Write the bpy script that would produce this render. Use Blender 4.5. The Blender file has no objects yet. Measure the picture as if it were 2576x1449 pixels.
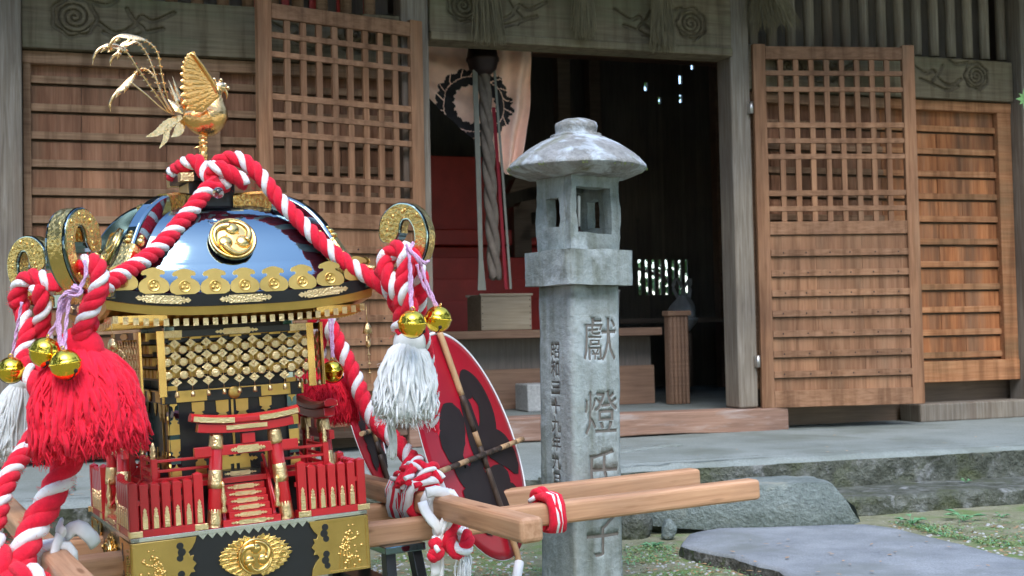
import bpy, bmesh, math, random
from mathutils import Vector, Matrix, noise
random.seed(7)
S = bpy.context.scene
COL = S.collection
R = math.radians

# ------------------------------------------------------------------ camera
PITCH, ROLL, FPX, HC = R(2.0), R(1.2), 3300.0, 0.72
_f = Vector((0, math.cos(PITCH), math.sin(PITCH)))
_u = Vector((0, -math.sin(PITCH), math.cos(PITCH)))
_r = Vector((1, 0, 0))
CR = _r * math.cos(ROLL) - _u * math.sin(ROLL)
CU = _r * math.sin(ROLL) + _u * math.cos(ROLL)
cam = bpy.data.cameras.new('camera')
cam.sensor_width = 36.0
cam.lens = 36.0 * FPX / 2576.0
cam.clip_start, cam.clip_end = 0.05, 500.0
camo = bpy.data.objects.new('camera', cam)
COL.objects.link(camo)
camo.matrix_world = Matrix((( CR.x, CU.x, -_f.x, 0), (CR.y, CU.y, -_f.y, 0), (CR.z, CU.z, -_f.z, HC), (0, 0, 0, 1)))
cam.dof.use_dof = True; cam.dof.focus_distance = 3.2; cam.dof.aperture_fstop = 9.0
S.camera = camo

# ------------------------------------------------------------------ light
SUN_EL, SUN_AZ = 53.0, 176.0          # azimuth clockwise from +Y (the direction towards the shrine)
W = bpy.data.worlds.new('World'); S.world = W; W.use_nodes = True
_nt = W.node_tree
_sky = _nt.nodes.new('ShaderNodeTexSky'); _sky.sky_type = 'NISHITA'; _sky.sun_disc = False
_sky.sun_elevation = R(SUN_EL); _sky.sun_rotation = R(SUN_AZ)
_sky.air_density = 1.0; _sky.dust_density = 0.8; _sky.ozone_density = 3.0
_bg = _nt.nodes['Background']; _bg.inputs[1].default_value = 0.15
_nt.links.new(_sky.outputs[0], _bg.inputs[0])
sl = bpy.data.lights.new('sun', 'SUN'); sl.energy = 0.8; sl.angle = R(42); sl.color = (1, .98, .95)
so = bpy.data.objects.new('sun', sl); COL.objects.link(so)
_d = Vector((math.sin(R(SUN_AZ)) * math.cos(R(SUN_EL)), math.cos(R(SUN_AZ)) * math.cos(R(SUN_EL)), math.sin(R(SUN_EL))))
so.rotation_euler = _d.to_track_quat('Z', 'Y').to_euler()
so.location = _d * 20
S.view_settings.view_transform = 'Standard'; S.view_settings.look = 'None'
S.view_settings.exposure = 2.0; S.view_settings.gamma = 1.0
S.cycles.use_denoising = True
S.cycles.max_bounces = 8
S.cycles.sample_clamp_indirect = 8.0

# ------------------------------------------------------------------ helpers
def T(x, y, z): return Matrix.Translation((x, y, z))
def frame(o, yaw, rx=0, ry=0):
    return T(*o) @ Matrix.Rotation(yaw, 4, 'Z') @ Matrix.Rotation(ry, 4, 'Y') @ Matrix.Rotation(rx, 4, 'X')
I4 = Matrix.Identity(4)
MF = frame((-.6694, 3.0164, .3281), R(26.344), R(-.103), R(-2.3145))   # portable shrine frame
WF = frame((-.3889, 6.2, .3530), R(19.5))                             # hall front wall frame
def P(x, y, d):
    """world point seen at measured photo point (2576 wide) lying d metres in front (world Y)"""
    v = _f + CR * ((x - 1288.0) / FPX) - CU * ((y - 724.5) / FPX)
    return Vector((0, 0, HC)) + v * (d / v.y)
def PM(x, y, d): return MF.inverted() @ P(x, y, d)

def catmull(pts, n=8, closed=False):
    pts = [Vector(p) for p in pts]; out = []
    N = len(pts)
    rng = range(N if closed else N - 1)
    for i in rng:
        if closed: p0, p1, p2, p3 = pts[i-1], pts[i], pts[(i+1) % N], pts[(i+2) % N]
        else:
            p1, p2 = pts[i], pts[i+1]
            p0 = pts[i-1] if i > 0 else p1 * 2 - p2
            p3 = pts[i+2] if i + 2 < N else p2 * 2 - p1
        for k in range(n):
            t = k / n
            out.append(.5 * ((2*p1) + (p2-p0)*t + (2*p0-5*p1+4*p2-p3)*t*t + (3*p1-p0-3*p2+p3)*t*t*t))
    if not closed: out.append(pts[-1])
    return out
def resample(pts, step):
    pts = [Vector(p) for p in pts]
    out = [pts[0].copy()]; acc = 0.0
    for a, b in zip(pts, pts[1:]):
        L = (b - a).length
        if L < 1e-9: continue
        pos = step - acc
        while pos <= L:
            out.append(a.lerp(b, pos / L)); pos += step
        acc = L - (pos - step)
    if (out[-1] - pts[-1]).length > step * .3: out.append(pts[-1])
    return out
def frames(pts, up=None, closed=False):
    pts = [Vector(p) for p in pts]; n = len(pts); res = []
    prev = None
    for i in range(n):
        if closed: t = pts[(i+1) % n] - pts[i-1]
        else: t = pts[min(i+1, n-1)] - pts[max(i-1, 0)]
        t = t.normalized() if t.length > 1e-9 else Vector((0, 0, 1))
        if up is not None: a = Vector(up)
        elif prev is not None: a = prev
        else: a = Vector((0, 0, 1)) if abs(t.z) < .9 else Vector((1, 0, 0))
        a = a - t * a.dot(t)
        if a.length < 1e-6: a = t.orthogonal()
        a.normalize(); prev = a
        res.append((t, a, t.cross(a)))
    return res

class MB:
    def __init__(s): s.v = []; s.f = []; s.m = []; s.s = []
    def add(s, vs, fs, mi=0, sm=False):
        o = len(s.v); s.v += [Vector(p) for p in vs]
        for f in fs: s.f.append([i + o for i in f]); s.m.append(mi); s.s.append(sm)
        return s
    def box(s, c, d, mi=0, rot=None):
        x, y, z = d[0]/2, d[1]/2, d[2]/2
        vs = [Vector(p) for p in ((-x,-y,-z),(x,-y,-z),(x,y,-z),(-x,y,-z),(-x,-y,z),(x,-y,z),(x,y,z),(-x,y,z))]
        if rot is not None: vs = [rot @ p for p in vs]
        c = Vector(c)
        return s.add([p + c for p in vs], [(0,3,2,1),(4,5,6,7),(0,1,5,4),(1,2,6,5),(2,3,7,6),(3,0,4,7)], mi)
    def bb(s, x0, x1, y0, y1, z0, z1, mi=0):
        return s.box(((x0+x1)/2, (y0+y1)/2, (z0+z1)/2), (x1-x0, y1-y0, z1-z0), mi)
    def prism(s, poly, o, ax, ay, an, t0, t1, mi=0, msides=None):
        o, ax, ay, an = Vector(o), Vector(ax), Vector(ay), Vector(an)
        if ax.cross(ay).dot(an) < 0: poly = poly[::-1]
        A = sum(a[0]*b[1]-b[0]*a[1] for a, b in zip(poly, poly[1:]+poly[:1]))
        n = len(poly)
        a = [o + ax*p[0] + ay*p[1] + an*t0 for p in poly]; b = [o + ax*p[0] + ay*p[1] + an*t1 for p in poly]
        top = list(range(n, 2*n)); bot = list(range(n))[::-1]
        sides = [(i, (i+1) % n, n+(i+1) % n, n+i) for i in range(n)]
        fl = (A < 0) != (ax.cross(ay).dot(an) < 0)
        fl = (A < 0) if ax.cross(ay).dot(an) >= 0 else (A > 0)
        if (t1 < t0): fl = not fl
        if fl: top, bot, sides = top[::-1], bot[::-1], [q[::-1] for q in sides]
        s.add(a + b, [bot], mi); k = len(s.v) - 2*n
        s.f.append([i + k for i in top]); s.m.append(mi); s.s.append(False)
        for q in sides: s.f.append([i + k for i in q]); s.m.append(mi if msides is None else msides); s.s.append(False)
        return s
    def tube(s, pts, r, n=8, mi=0, closed=False, up=None, jit=0, flat=1.0, caps=True):
        fr = frames(pts, up, closed); N = len(pts); o = len(s.v)
        rr = r if isinstance(r, (list, tuple)) else [r]*N
        for i, p in enumerate(pts):
            t, a, b = fr[i]
            for k in range(n):
                an = 2*math.pi*k/n
                q = rr[i] * (1 + (random.uniform(-jit, jit) if jit else 0))
                s.v.append(Vector(p) + a*math.cos(an)*q + b*math.sin(an)*q*flat)
        for i in range(N if closed else N-1):
            j = (i+1) % N
            for k in range(n):
                k2 = (k+1) % n
                s.f.append([o+i*n+k, o+i*n+k2, o+j*n+k2, o+j*n+k]); s.m.append(mi); s.s.append(True)
        if not closed and caps:
            s.f.append([o+k for k in range(n)][::-1]); s.m.append(mi); s.s.append(False)
            s.f.append([o+(N-1)*n+k for k in range(n)]); s.m.append(mi); s.s.append(False)
        return s
    def sweep(s, pts, prof, up=(0,0,1), mi=0, closed=False, mis=None, caps=True):
        """prof: closed list of (across, up) or function(i)->list"""
        fr = frames(pts, up, closed); N = len(pts); o = len(s.v)
        for i, p in enumerate(pts):
            t, a, b = fr[i]
            pr = prof(i) if callable(prof) else prof
            n = len(pr)
            for (x, y) in pr: s.v.append(Vector(p) - b*x + a*y)
        for i in range(N if closed else N-1):
            j = (i+1) % N
            for k in range(n):
                k2 = (k+1) % n
                s.f.append([o+i*n+k, o+j*n+k, o+j*n+k2, o+i*n+k2]); s.m.append(mi if mis is None else mis[k]); s.s.append(False)
        if not closed and caps:
            s.f.append([o+k for k in range(n)]); s.m.append(mi); s.s.append(False)
            s.f.append([o+(N-1)*n+k for k in range(n)][::-1]); s.m.append(mi); s.s.append(False)
        return s
    def lathe(s, prof, c=(0,0,0), n=24, mi=0, axis=None, sm=True, wob=0):
        c = Vector(c); o = len(s.v)
        q = Vector(axis).normalized().to_track_quat('Z', 'Y') if axis is not None else None
        for (r, z) in prof:
            for k in range(n):
                a = 2*math.pi*k/n
                p = Vector((r*math.cos(a), r*math.sin(a), z))
                if wob: p += noise.noise_vector(p*9+c)*wob
                s.v.append(c + (q @ p if q else p))
        for i in range(len(prof)-1):
            for k in range(n):
                k2 = (k+1) % n
                s.f.append([o+i*n+k, o+i*n+k2, o+(i+1)*n+k2, o+(i+1)*n+k]); s.m.append(mi); s.s.append(sm)
        s.f.append([o+k for k in range(n)][::-1]); s.m.append(mi); s.s.append(False)
        b = o+(len(prof)-1)*n
        s.f.append([b+k for k in range(n)]); s.m.append(mi); s.s.append(False)
        return s
    def ball(s, c, r, n=12, mi=0, sc=(1,1,1)):
        pr = [(max(1e-4, r*math.sin(math.pi*i/n)), -r*math.cos(math.pi*i/n)) for i in range(n+1)]
        m = MB().lathe(pr, (0,0,0), n+4, mi)
        return s.add([Vector(c) + Vector((p.x*sc[0], p.y*sc[1], p.z*sc[2])) for p in m.v], m.f, mi, True)
    def grid(s, fn, nu, nv, mi=0, sm=True, flip=False):
        o = len(s.v)
        for j in range(nv+1):
            for i in range(nu+1): s.v.append(Vector(fn(i/nu, j/nv)))
        for j in range(nv):
            for i in range(nu):
                a = o+j*(nu+1)+i; q = [a, a+1, a+nu+2, a+nu+1]
                s.f.append(q[::-1] if flip else q); s.m.append(mi); s.s.append(sm)
        return s
    def xf(s, M):
        s.v = [M @ p for p in s.v]; return s
    def merge(s, o, M=None):
        k = len(s.v); s.v += [(M @ p if M else p.copy()) for p in o.v]
        fl = M is not None and M.determinant() < 0
        for f, m, sm in zip(o.f, o.m, o.s):
            q = [i + k for i in f]; s.f.append(q[::-1] if fl else q); s.m.append(m); s.s.append(sm)
        return s
    def jitter(s, a, sc=8.0, seed=0):
        s.v = [p + noise.noise_vector(p*sc + Vector((seed, 0, 0)))*a for p in s.v]; return s
    def build(s, name, mats, parent=None, F=None, bevel=0, seg=2, sub=0):
        me = bpy.data.meshes.new(name)
        base = Vector((0,0,0))
        if parent is not None and 'bx' in parent: base = Vector((parent['bx'], parent['by'], parent['bz']))
        me.from_pydata([tuple(p - base) for p in s.v], [], s.f)
        if not isinstance(mats, (list, tuple)): mats = [mats]
        for m in mats: me.materials.append(m)
        me.polygons.foreach_set('material_index', [min(i, len(mats)-1) for i in s.m])
        me.polygons.foreach_set('use_smooth', s.s)
        me.validate(); me.update()
        o = bpy.data.objects.new(name, me); COL.objects.link(o)
        if parent is not None:
            o.parent = parent
            if 'bx' in parent: o['bx'], o['by'], o['bz'] = base.x, base.y, base.z
        elif F is not None: o.matrix_world = F
        if sub:
            q = o.modifiers.new('sub', 'SUBSURF'); q.levels = q.render_levels = sub
        if bevel:
            b = o.modifiers.new('bevel', 'BEVEL'); b.width = bevel; b.segments = seg; b.limit_method = 'ANGLE'; b.angle_limit = R(40)
            try: b.harden_normals = False
            except Exception: pass
        return o
def thing(name, label, cat, base=(0,0,0), F=I4, group=None):
    o = bpy.data.objects.new(name, None); COL.objects.link(o); o.empty_display_size = .1
    b = Vector(base); o.matrix_world = F @ T(*b)
    o['bx'], o['by'], o['bz'] = b.x, b.y, b.z
    o['label'] = label; o['category'] = cat
    if group: o['group'] = group
    return o
def tag(o, label, cat, group=None, kind=None):
    o['label'] = label; o['category'] = cat
    if group: o['group'] = group
    if kind: o['kind'] = kind
    return o
def struct(o): o['kind'] = 'structure'; return o
def kids(o): return [c for c in bpy.data.objects if c.parent == o]
def copyobj(o, parent=None):
    c = o.copy(); COL.objects.link(c)
    if parent is not None: c.parent = parent
    return c
def dup(root, M, label=None):
    r = root.copy(); COL.objects.link(r); r.matrix_world = M
    if label: r['label'] = label
    for ch in kids(root):
        c = copyobj(ch, r)
        for g in kids(ch): copyobj(g, c)
    return r
# ------------------------------------------------------------------ materials
def nodes(name):
    m = bpy.data.materials.new(name); m.use_nodes = True
    nt = m.node_tree; return m, nt, nt.nodes['Principled BSDF']
def setp(b, **k):
    for n, v in k.items():
        n = n.replace('_', ' ')
        if n in b.inputs: b.inputs[n].default_value = v
def coords(nt, sc=(1,1,1), kind='Object'):
    tc = nt.nodes.new('ShaderNodeTexCoord'); mp = nt.nodes.new('ShaderNodeMapping')
    nt.links.new(tc.outputs[kind], mp.inputs[0]); mp.inputs['Scale'].default_value = sc
    return mp.outputs[0]
def noisen(nt, co, scale, detail=4, rough=.55, dist=0):
    n = nt.nodes.new('ShaderNodeTexNoise'); n.inputs['Scale'].default_value = scale
    n.inputs['Detail'].default_value = detail; n.inputs['Roughness'].default_value = rough; n.inputs['Distortion'].default_value = dist
    nt.links.new(co, n.inputs['Vector']); return n.outputs['Fac']
def ramp(nt, fac, stops):
    r = nt.nodes.new('ShaderNodeValToRGB'); e = r.color_ramp.elements
    while len(e) < len(stops): e.new(.5)
    for q, (p, c) in zip(e, stops): q.position = p; q.color = (*c, 1) if len(c) == 3 else c
    nt.links.new(fac, r.inputs[0]); return r.outputs[0]
def mix(nt, fac, a, b, mode='MIX'):
    n = nt.nodes.new('ShaderNodeMix'); n.data_type = 'RGBA'; n.blend_type = mode
    for s, v in ((0, fac), (6, a), (7, b)):
        if isinstance(v, (int, float)): n.inputs[s].default_value = v
        elif isinstance(v, (tuple, list)): n.inputs[s].default_value = (*v, 1)
        else: nt.links.new(v, n.inputs[s])
    return n.outputs[2]
def bumpn(nt, b, h, strength=.3, dist=.01):
    n = nt.nodes.new('ShaderNodeBump'); n.inputs['Strength'].default_value = strength; n.inputs['Distance'].default_value = dist
    nt.links.new(h, n.inputs['Height']); nt.links.new(n.outputs[0], b.inputs['Normal']); return n
def objrand(nt):
    o = nt.nodes.new('ShaderNodeObjectInfo'); return o.outputs['Random']

def wood(name, c1, c2, c3=None, axis='X', rough=.75, gscale=1.0, bump=.25, spec=.25, patch=None, streak=False, knots=False):
    """grain stretched along axis; patch = (colour, scale, lo, hi) of blotchy weathering"""
    m, nt, b = nodes(name)
    st = {'X': (1.2, 26, 26), 'Y': (26, 1.2, 26), 'Z': (26, 26, 1.2)}[axis]
    co = coords(nt, tuple(v*gscale for v in st))
    g = noisen(nt, co, 3.0, 6, .62, .6)
    col = ramp(nt, g, [(.28, c1), (.52, c2), (.75, c3 or c2)])
    big = noisen(nt, coords(nt, (1.5, 1.5, 1.5)), 1.6, 3)
    col = mix(nt, ramp(nt, big, [(.3, (.72,.72,.72)), (.7, (1.12,1.12,1.12))]), (0,0,0), col, 'MIX') if False else mix(nt, 1.0, col, ramp(nt, big, [(.3, (.74,.74,.76)), (.7, (1.1,1.08,1.04))]), 'MULTIPLY')
    if patch:
        pn = noisen(nt, coords(nt, tuple(v*.25+.75 for v in st), 'Object'), patch[1], 5, .6)
        col = mix(nt, ramp(nt, pn, [(patch[2], (0,0,0)), (patch[3], (1,1,1))]), col, patch[0])
    ge = nt.nodes.new('ShaderNodeNewGeometry')
    col = mix(nt, 1.0, col, ramp(nt, ge.outputs['Random Per Island'], [(0, (.80,.78,.76)), (.5, (1,1,1)), (1, (1.16,1.14,1.1))]), 'MULTIPLY')
    if streak:
        sn = noisen(nt, coords(nt, (9, 9, .7)), 2.2, 5, .6)
        col = mix(nt, 1.0, col, ramp(nt, sn, [(.36, (.66,.63,.60)), (.52, (1,1,1)), (.70, (1.12,1.14,1.17))]), 'MULTIPLY')
    if knots:
        kv = nt.nodes.new('ShaderNodeTexVoronoi'); kv.inputs['Scale'].default_value = 1.0
        nt.links.new(coords(nt, {'X': (5, 30, 30), 'Y': (30, 5, 30), 'Z': (30, 30, 5)}[axis]), kv.inputs['Vector'])
        col = mix(nt, ramp(nt, kv.outputs['Distance'], [(.10, (1,1,1)), (.20, (0,0,0))]), col, (.24,.115,.055))
    nt.links.new(col, b.inputs['Base Color'])
    setp(b, Roughness=rough, Specular_IOR_Level=spec)
    bumpn(nt, b, g, bump, .004)
    return m
def stone(name, cols, scale=6, rough=.9, bump=.6, lichen=None, moss=None, dist=.01, fine=60, fc=(.7, 1.15), streak=False):
    m, nt, b = nodes(name)
    co = coords(nt)
    n1 = noisen(nt, co, scale, 8, .65)
    col = ramp(nt, n1, [(.3, cols[0]), (.5, cols[1]), (.7, cols[2])])
    n2 = noisen(nt, co, fine, 4, .7)
    col = mix(nt, 1.0, col, ramp(nt, n2, [(.3, (fc[0],)*3), (.7, (fc[1],)*3)]), 'MULTIPLY')
    if streak:
        col = mix(nt, 1.0, col, ramp(nt, noisen(nt, coords(nt, (14, 14, 1.6)), 1.6, 5, .6), [(.34, (.68,.67,.60)), (.5, (1,1,1)), (.68, (1.14,1.16,1.16))]), 'MULTIPLY')
    if lichen:
        v = noisen(nt, co, lichen[1], 6, .55, .4)
        col = mix(nt, ramp(nt, v, [(lichen[2], (0,0,0)), (lichen[3], (1,1,1))]), col, lichen[0])
    if moss:
        v = noisen(nt, co, moss[1], 6, .6, .3)
        col = mix(nt, ramp(nt, v, [(moss[2], (0,0,0)), (moss[3], (1,1,1))]), col, moss[0])
    nt.links.new(col, b.inputs['Base Color']); setp(b, Roughness=rough, Specular_IOR_Level=.2)
    ad = nt.nodes.new('ShaderNodeMath'); ad.operation = 'ADD'
    nt.links.new(n1, ad.inputs[0]); nt.links.new(n2, ad.inputs[1])
    bumpn(nt, b, ad.outputs[0], bump, dist)
    return m
def gold(name, col=(.84,.56,.2), rough=.24, relief=0, rscale=120, dirt=.0):
    m, nt, b = nodes(name)
    setp(b, Metallic=1.0, Roughness=rough)
    co = coords(nt)
    n1 = noisen(nt, co, 14, 4)
    c = mix(nt, 1.0, (*col,), ramp(nt, n1, [(.3, (.82,.8,.76)), (.7, (1.06,1.06,1.06))]), 'MULTIPLY')
    nt.links.new(c, b.inputs['Base Color'])
    if relief:
        v = nt.nodes.new('ShaderNodeTexVoronoi'); v.feature = 'SMOOTH_F1'; v.inputs['Scale'].default_value = rscale
        w = noisen(nt, co, rscale*.8, 3, .6, 1.0)
        nt.links.new(co, v.inputs['Vector'])
        ad = nt.nodes.new('ShaderNodeMath'); ad.operation = 'MULTIPLY'
        nt.links.new(v.outputs['Distance'], ad.inputs[0]); nt.links.new(w, ad.inputs[1])
        bumpn(nt, b, ad.outputs[0], relief, .006)
    else:
        bumpn(nt, b, noisen(nt, co, 40, 2), .05, .002)
    return m
def plain(name, col, rough=.5, metallic=0, spec=.5, coat=0, var=.12, nscale=20, bump=0, ior=None, sheen=0, bscale=200, trans=0, bdist=.003):
    m, nt, b = nodes(name)
    if 'Specular Tint' in b.inputs and ior and ior > 2: b.inputs['Specular Tint'].default_value = (.62, .90, 1, 1)
    setp(b, Roughness=rough, Metallic=metallic, Specular_IOR_Level=spec, Coat_Weight=coat, Sheen_Weight=sheen, Transmission_Weight=trans)
    if coat: setp(b, Coat_Roughness=.03)
    if ior: setp(b, IOR=ior)
    co = coords(nt); n = noisen(nt, co, nscale, 5)
    c = mix(nt, 1.0, col, ramp(nt, n, [(.3, (1-var,)*3), (.7, (1+var,)*3)]), 'MULTIPLY')
    nt.links.new(c, b.inputs['Base Color'])
    if bump: bumpn(nt, b, noisen(nt, co, bscale, 3, .7), bump, bdist)
    return m
M = {}
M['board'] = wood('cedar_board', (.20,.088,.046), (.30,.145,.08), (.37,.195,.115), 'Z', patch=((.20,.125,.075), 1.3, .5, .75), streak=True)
M['slat'] = wood('cedar_slat', (.20,.115,.065), (.30,.18,.105), (.36,.235,.145), 'X', streak=True)
M['door'] = wood('door_frame_cedar', (.22,.105,.055), (.31,.16,.085), (.37,.205,.115), 'Z', patch=((.24,.15,.09), .9, .5, .8), streak=True)
M['doorh'] = wood('door_rail_cedar', (.21,.105,.055), (.30,.16,.088), (.36,.205,.12), 'X', streak=True)
M['orange'] = wood('orange_cedar_board', (.28,.095,.038), (.42,.165,.062), (.51,.23,.10), 'Z', patch=((.21,.115,.065), 1.1, .45, .70), streak=True)
M['orangeh'] = wood('orange_cedar_slat', (.30,.125,.055), (.43,.20,.09), (.51,.27,.14), 'X', patch=((.23,.14,.07), 1.0, .5, .75), streak=True)
M['post'] = wood('weathered_post', (.16,.13,.10), (.25,.215,.17), (.35,.315,.265), 'Z', patch=((.14,.09,.06), .8, .52, .8))
M['beam'] = wood('old_beam', (.12,.095,.06), (.185,.15,.095), (.23,.19,.125), 'X', patch=((.14,.14,.08), 1.0, .5, .75), streak=True)
M['groove'] = plain('dark_carved_groove', (.105,.086,.055), .9, spec=.1)  # darker brown for the deepest carved faces
M['sill'] = wood('worn_sill', (.22,.13,.09), (.33,.2,.145), (.42,.3,.24), 'X', patch=((.45,.4,.37), 2.2, .55, .75))
M['dark'] = wood('dark_interior_wood', (.14,.10,.07), (.20,.145,.105), (.25,.18,.13), 'X')
M['darkv'] = wood('dark_interior_plank', (.14,.12,.10), (.19,.165,.14), (.23,.2,.165), 'Z')
M['plank'] = wood('brown_plank', (.21,.125,.08), (.29,.175,.115), (.34,.215,.14), 'X')
M['boxwood'] = wood('pale_box_wood', (.3,.24,.16), (.42,.34,.24), (.5,.42,.31), 'X')
M['pole'] = wood('planed_cypress', (.42,.215,.115), (.57,.32,.18), (.66,.40,.245), 'X', rough=.5, bump=.12, spec=.35, gscale=.9, patch=((.40,.22,.13), 2.5, .56, .8), knots=True)
M['poley'] = wood('planed_cypress_end', (.42,.215,.115), (.57,.32,.18), (.66,.40,.245), 'Y', rough=.5, bump=.12, spec=.35, gscale=.9, patch=((.40,.22,.13), 2.5, .56, .8), knots=True)
M['bamboo'] = wood('bamboo', (.34,.2,.1), (.47,.3,.16), (.55,.38,.22), 'Z', rough=.5)
M['bamboo_dark'] = wood('scorched_bamboo', (.03,.02,.014), (.06,.04,.03), (.1,.06,.04), 'Z', rough=.5)
M['straw'] = wood('straw', (.2,.17,.1), (.31,.265,.165), (.40,.35,.22), 'Z', rough=.9, gscale=4)
M['lantern'] = stone('lantern_granite', ((.185,.21,.195), (.262,.295,.283), (.325,.365,.355)), 9, lichen=((.44,.49,.50), 7, .54, .70), moss=((.17,.165,.11), 4.5, .58, .74), dist=.008, fc=(.86, 1.08), streak=True)
M['lantern_cap'] = stone('lichened_granite', ((.20,.20,.185), (.27,.27,.255), (.33,.33,.325)), 10, lichen=((.43,.475,.50), 15, .49, .62), moss=((.17,.17,.11), 6, .57, .68), dist=.012)
M['carved'] = plain('carved_stroke', (.165,.15,.13), .95, bump=.6, bscale=150)
M['concrete'] = stone('worn_concrete', ((.185,.21,.195), (.24,.27,.252), (.285,.317,.298)), 2.2, bump=.35, lichen=((.16,.18,.155), 2.6, .50, .70), fine=140, dist=.006)
M['stepface'] = stone('mossy_step_face', ((.075,.08,.06), (.14,.15,.12), (.25,.26,.235)), 12, bump=1.0, lichen=((.33,.34,.33), 9, .60, .68), moss=((.115,.13,.07), 5, .52, .68), dist=.03, fine=45)
M['boulder'] = stone('blue_grey_rock', ((.16,.195,.18), (.23,.27,.252), (.29,.335,.315)), 6, bump=.9, lichen=((.36,.37,.30), 6, .6, .72), dist=.02)
M['slab'] = stone('path_concrete', ((.20,.215,.225), (.275,.295,.305), (.34,.36,.37)), 5, bump=.6, lichen=((.19,.205,.195), 3.5, .52, .70), fine=180, dist=.004)
M['slabedge'] = stone('broken_slab_edge', ((.07,.07,.06), (.15,.145,.125), (.38,.37,.34)), 40, bump=1.0, dist=.02, moss=((.10,.13,.05), 14, .55, .65))
M['soil'] = stone('mossy_soil', ((.19,.19,.11), (.27,.27,.165), (.34,.32,.23)), 9, bump=.7, lichen=((.42,.42,.38), 30, .62, .68), moss=((.16,.23,.08), 5, .5, .62), dist=.012, fine=110)
M['gold'] = gold('polished_gold', (.85,.57,.20), .2)
M['goldr'] = gold('embossed_gold', (.85,.57,.20), .24, .55, 130)
M['goldf'] = gold('fine_embossed_gold', (.9,.68,.36), .28, .5, 300)
M['goldm'] = gold('matt_gold', (.76,.50,.15), .38)
M['bellgold'] = gold('bright_bell_gold', (1.0,.66,.07), .12, .12, 60)
M['phoenix'] = gold('phoenix_gold', (1.0,.55,.20), .22, .25, 220)
M['phoenixw'] = gold('phoenix_pale_gold', (.92,.62,.32), .2, .15, 200)
M['silver'] = gold('silvered_edge', (.78,.80,.80), .25)
M['lacquer'] = plain('black_lacquer', (.006,.007,.010), .05, spec=.5, coat=.6, var=.0, ior=3.2)
M['blacks'] = plain('satin_black', (.012,.013,.015), .3, spec=.5, var=.1)
M['red'] = plain('red_lacquer', (.46,.012,.018), .28, spec=.5, coat=.4, var=.06)
M['redyarn'] = plain('red_yarn', (.84,.018,.048), .95, spec=.1, var=.14, nscale=90, bump=.9, sheen=.12, bscale=420, bdist=.004)
M['whiteyarn'] = plain('white_yarn', (.78,.79,.80), .9, spec=.1, var=.06, nscale=90, bump=.5, sheen=.3, bscale=500)
M['tasselred'] = plain('red_tassel_yarn', (.86,.02,.05), .9, spec=.1, var=.2, nscale=60, bump=.5, sheen=.1, bscale=500)
M['tasselwhite'] = plain('white_tassel_cotton', (.70,.72,.72), .95, spec=.05, var=.08, nscale=60, bump=.4, bscale=500)
M['cord'] = plain('lilac_cord', (.62,.38,.58), .8, spec=.1, var=.35, nscale=420, bump=.5, bscale=600)
M['cloth'] = plain('white_cloth', (.75,.75,.74), .9, spec=.1, var=.05, bump=.2)
M['fanred'] = plain('red_fan_paper', (.36,.006,.020), .36, spec=.22, var=.1, nscale=8)
M['fanblack'] = plain('black_brush_ink', (.022,.014,.014), .6, spec=.2, var=.1)
M['curtain'] = plain('salmon_curtain', (.95,.60,.45), .9, spec=.1, var=.08)
M['crest'] = plain('black_crest_dye', (.018,.014,.014), .9)
M['altarred'] = plain('red_painted_altar', (.55,.04,.025), .5, var=.2, nscale=5)
M['iron'] = plain('dark_iron', (.035,.022,.02), .45, metallic=.6)
M['ropeold'] = plain('old_hemp_rope', (.14,.11,.085), .95, var=.25, nscale=30, bump=.6, bscale=300)
M['strap'] = plain('faded_strap', (.16,.155,.125), .9, var=.12)
M['redstrap'] = plain('red_strap', (.2,.008,.015), .9)
M['plastic'] = plain('white_plastic', (.7,.7,.7), .4, trans=.2)
M['ceramic'] = plain('grey_bowl', (.45,.45,.43), .4)
M['cblock'] = stone('concrete_block', ((.36,.36,.34), (.44,.44,.42), (.5,.5,.48)), 6, bump=.3)
M['wax'] = plain('white_wax', (.75,.75,.72), .5)
M['glass'] = plain('clear_bead', (1,1,1), .03, trans=1.0, var=0)
M['metal'] = plain('hinge_steel', (.55,.52,.48), .4, metallic=1.0)
def leafmat(name, c, c2, sc=3):
    m, nt, b = nodes(name)
    n = noisen(nt, coords(nt), sc, 3)
    nt.links.new(ramp(nt, n, [(.35, c), (.65, c2)]), b.inputs['Base Color'])
    setp(b, Roughness=.6, Specular_IOR_Level=.3, Subsurface_Weight=0)
    return m
M['leaf'] = leafmat('tree_leaf', (.035,.07,.02), (.09,.15,.04), 1.2)
M['leafl'] = leafmat('young_leaf', (.10,.22,.07), (.17,.33,.12), 8)
M['weed'] = leafmat('weed_leaf', (.10,.30,.13), (.2,.42,.2), 30)
M['bark'] = wood('bark', (.05,.04,.03), (.09,.07,.05), (.12,.1,.08), 'Z', rough=.9, bump=.8)
M['grass'] = leafmat('moss_grass', (.17,.23,.07), (.28,.34,.12), 20)
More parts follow.
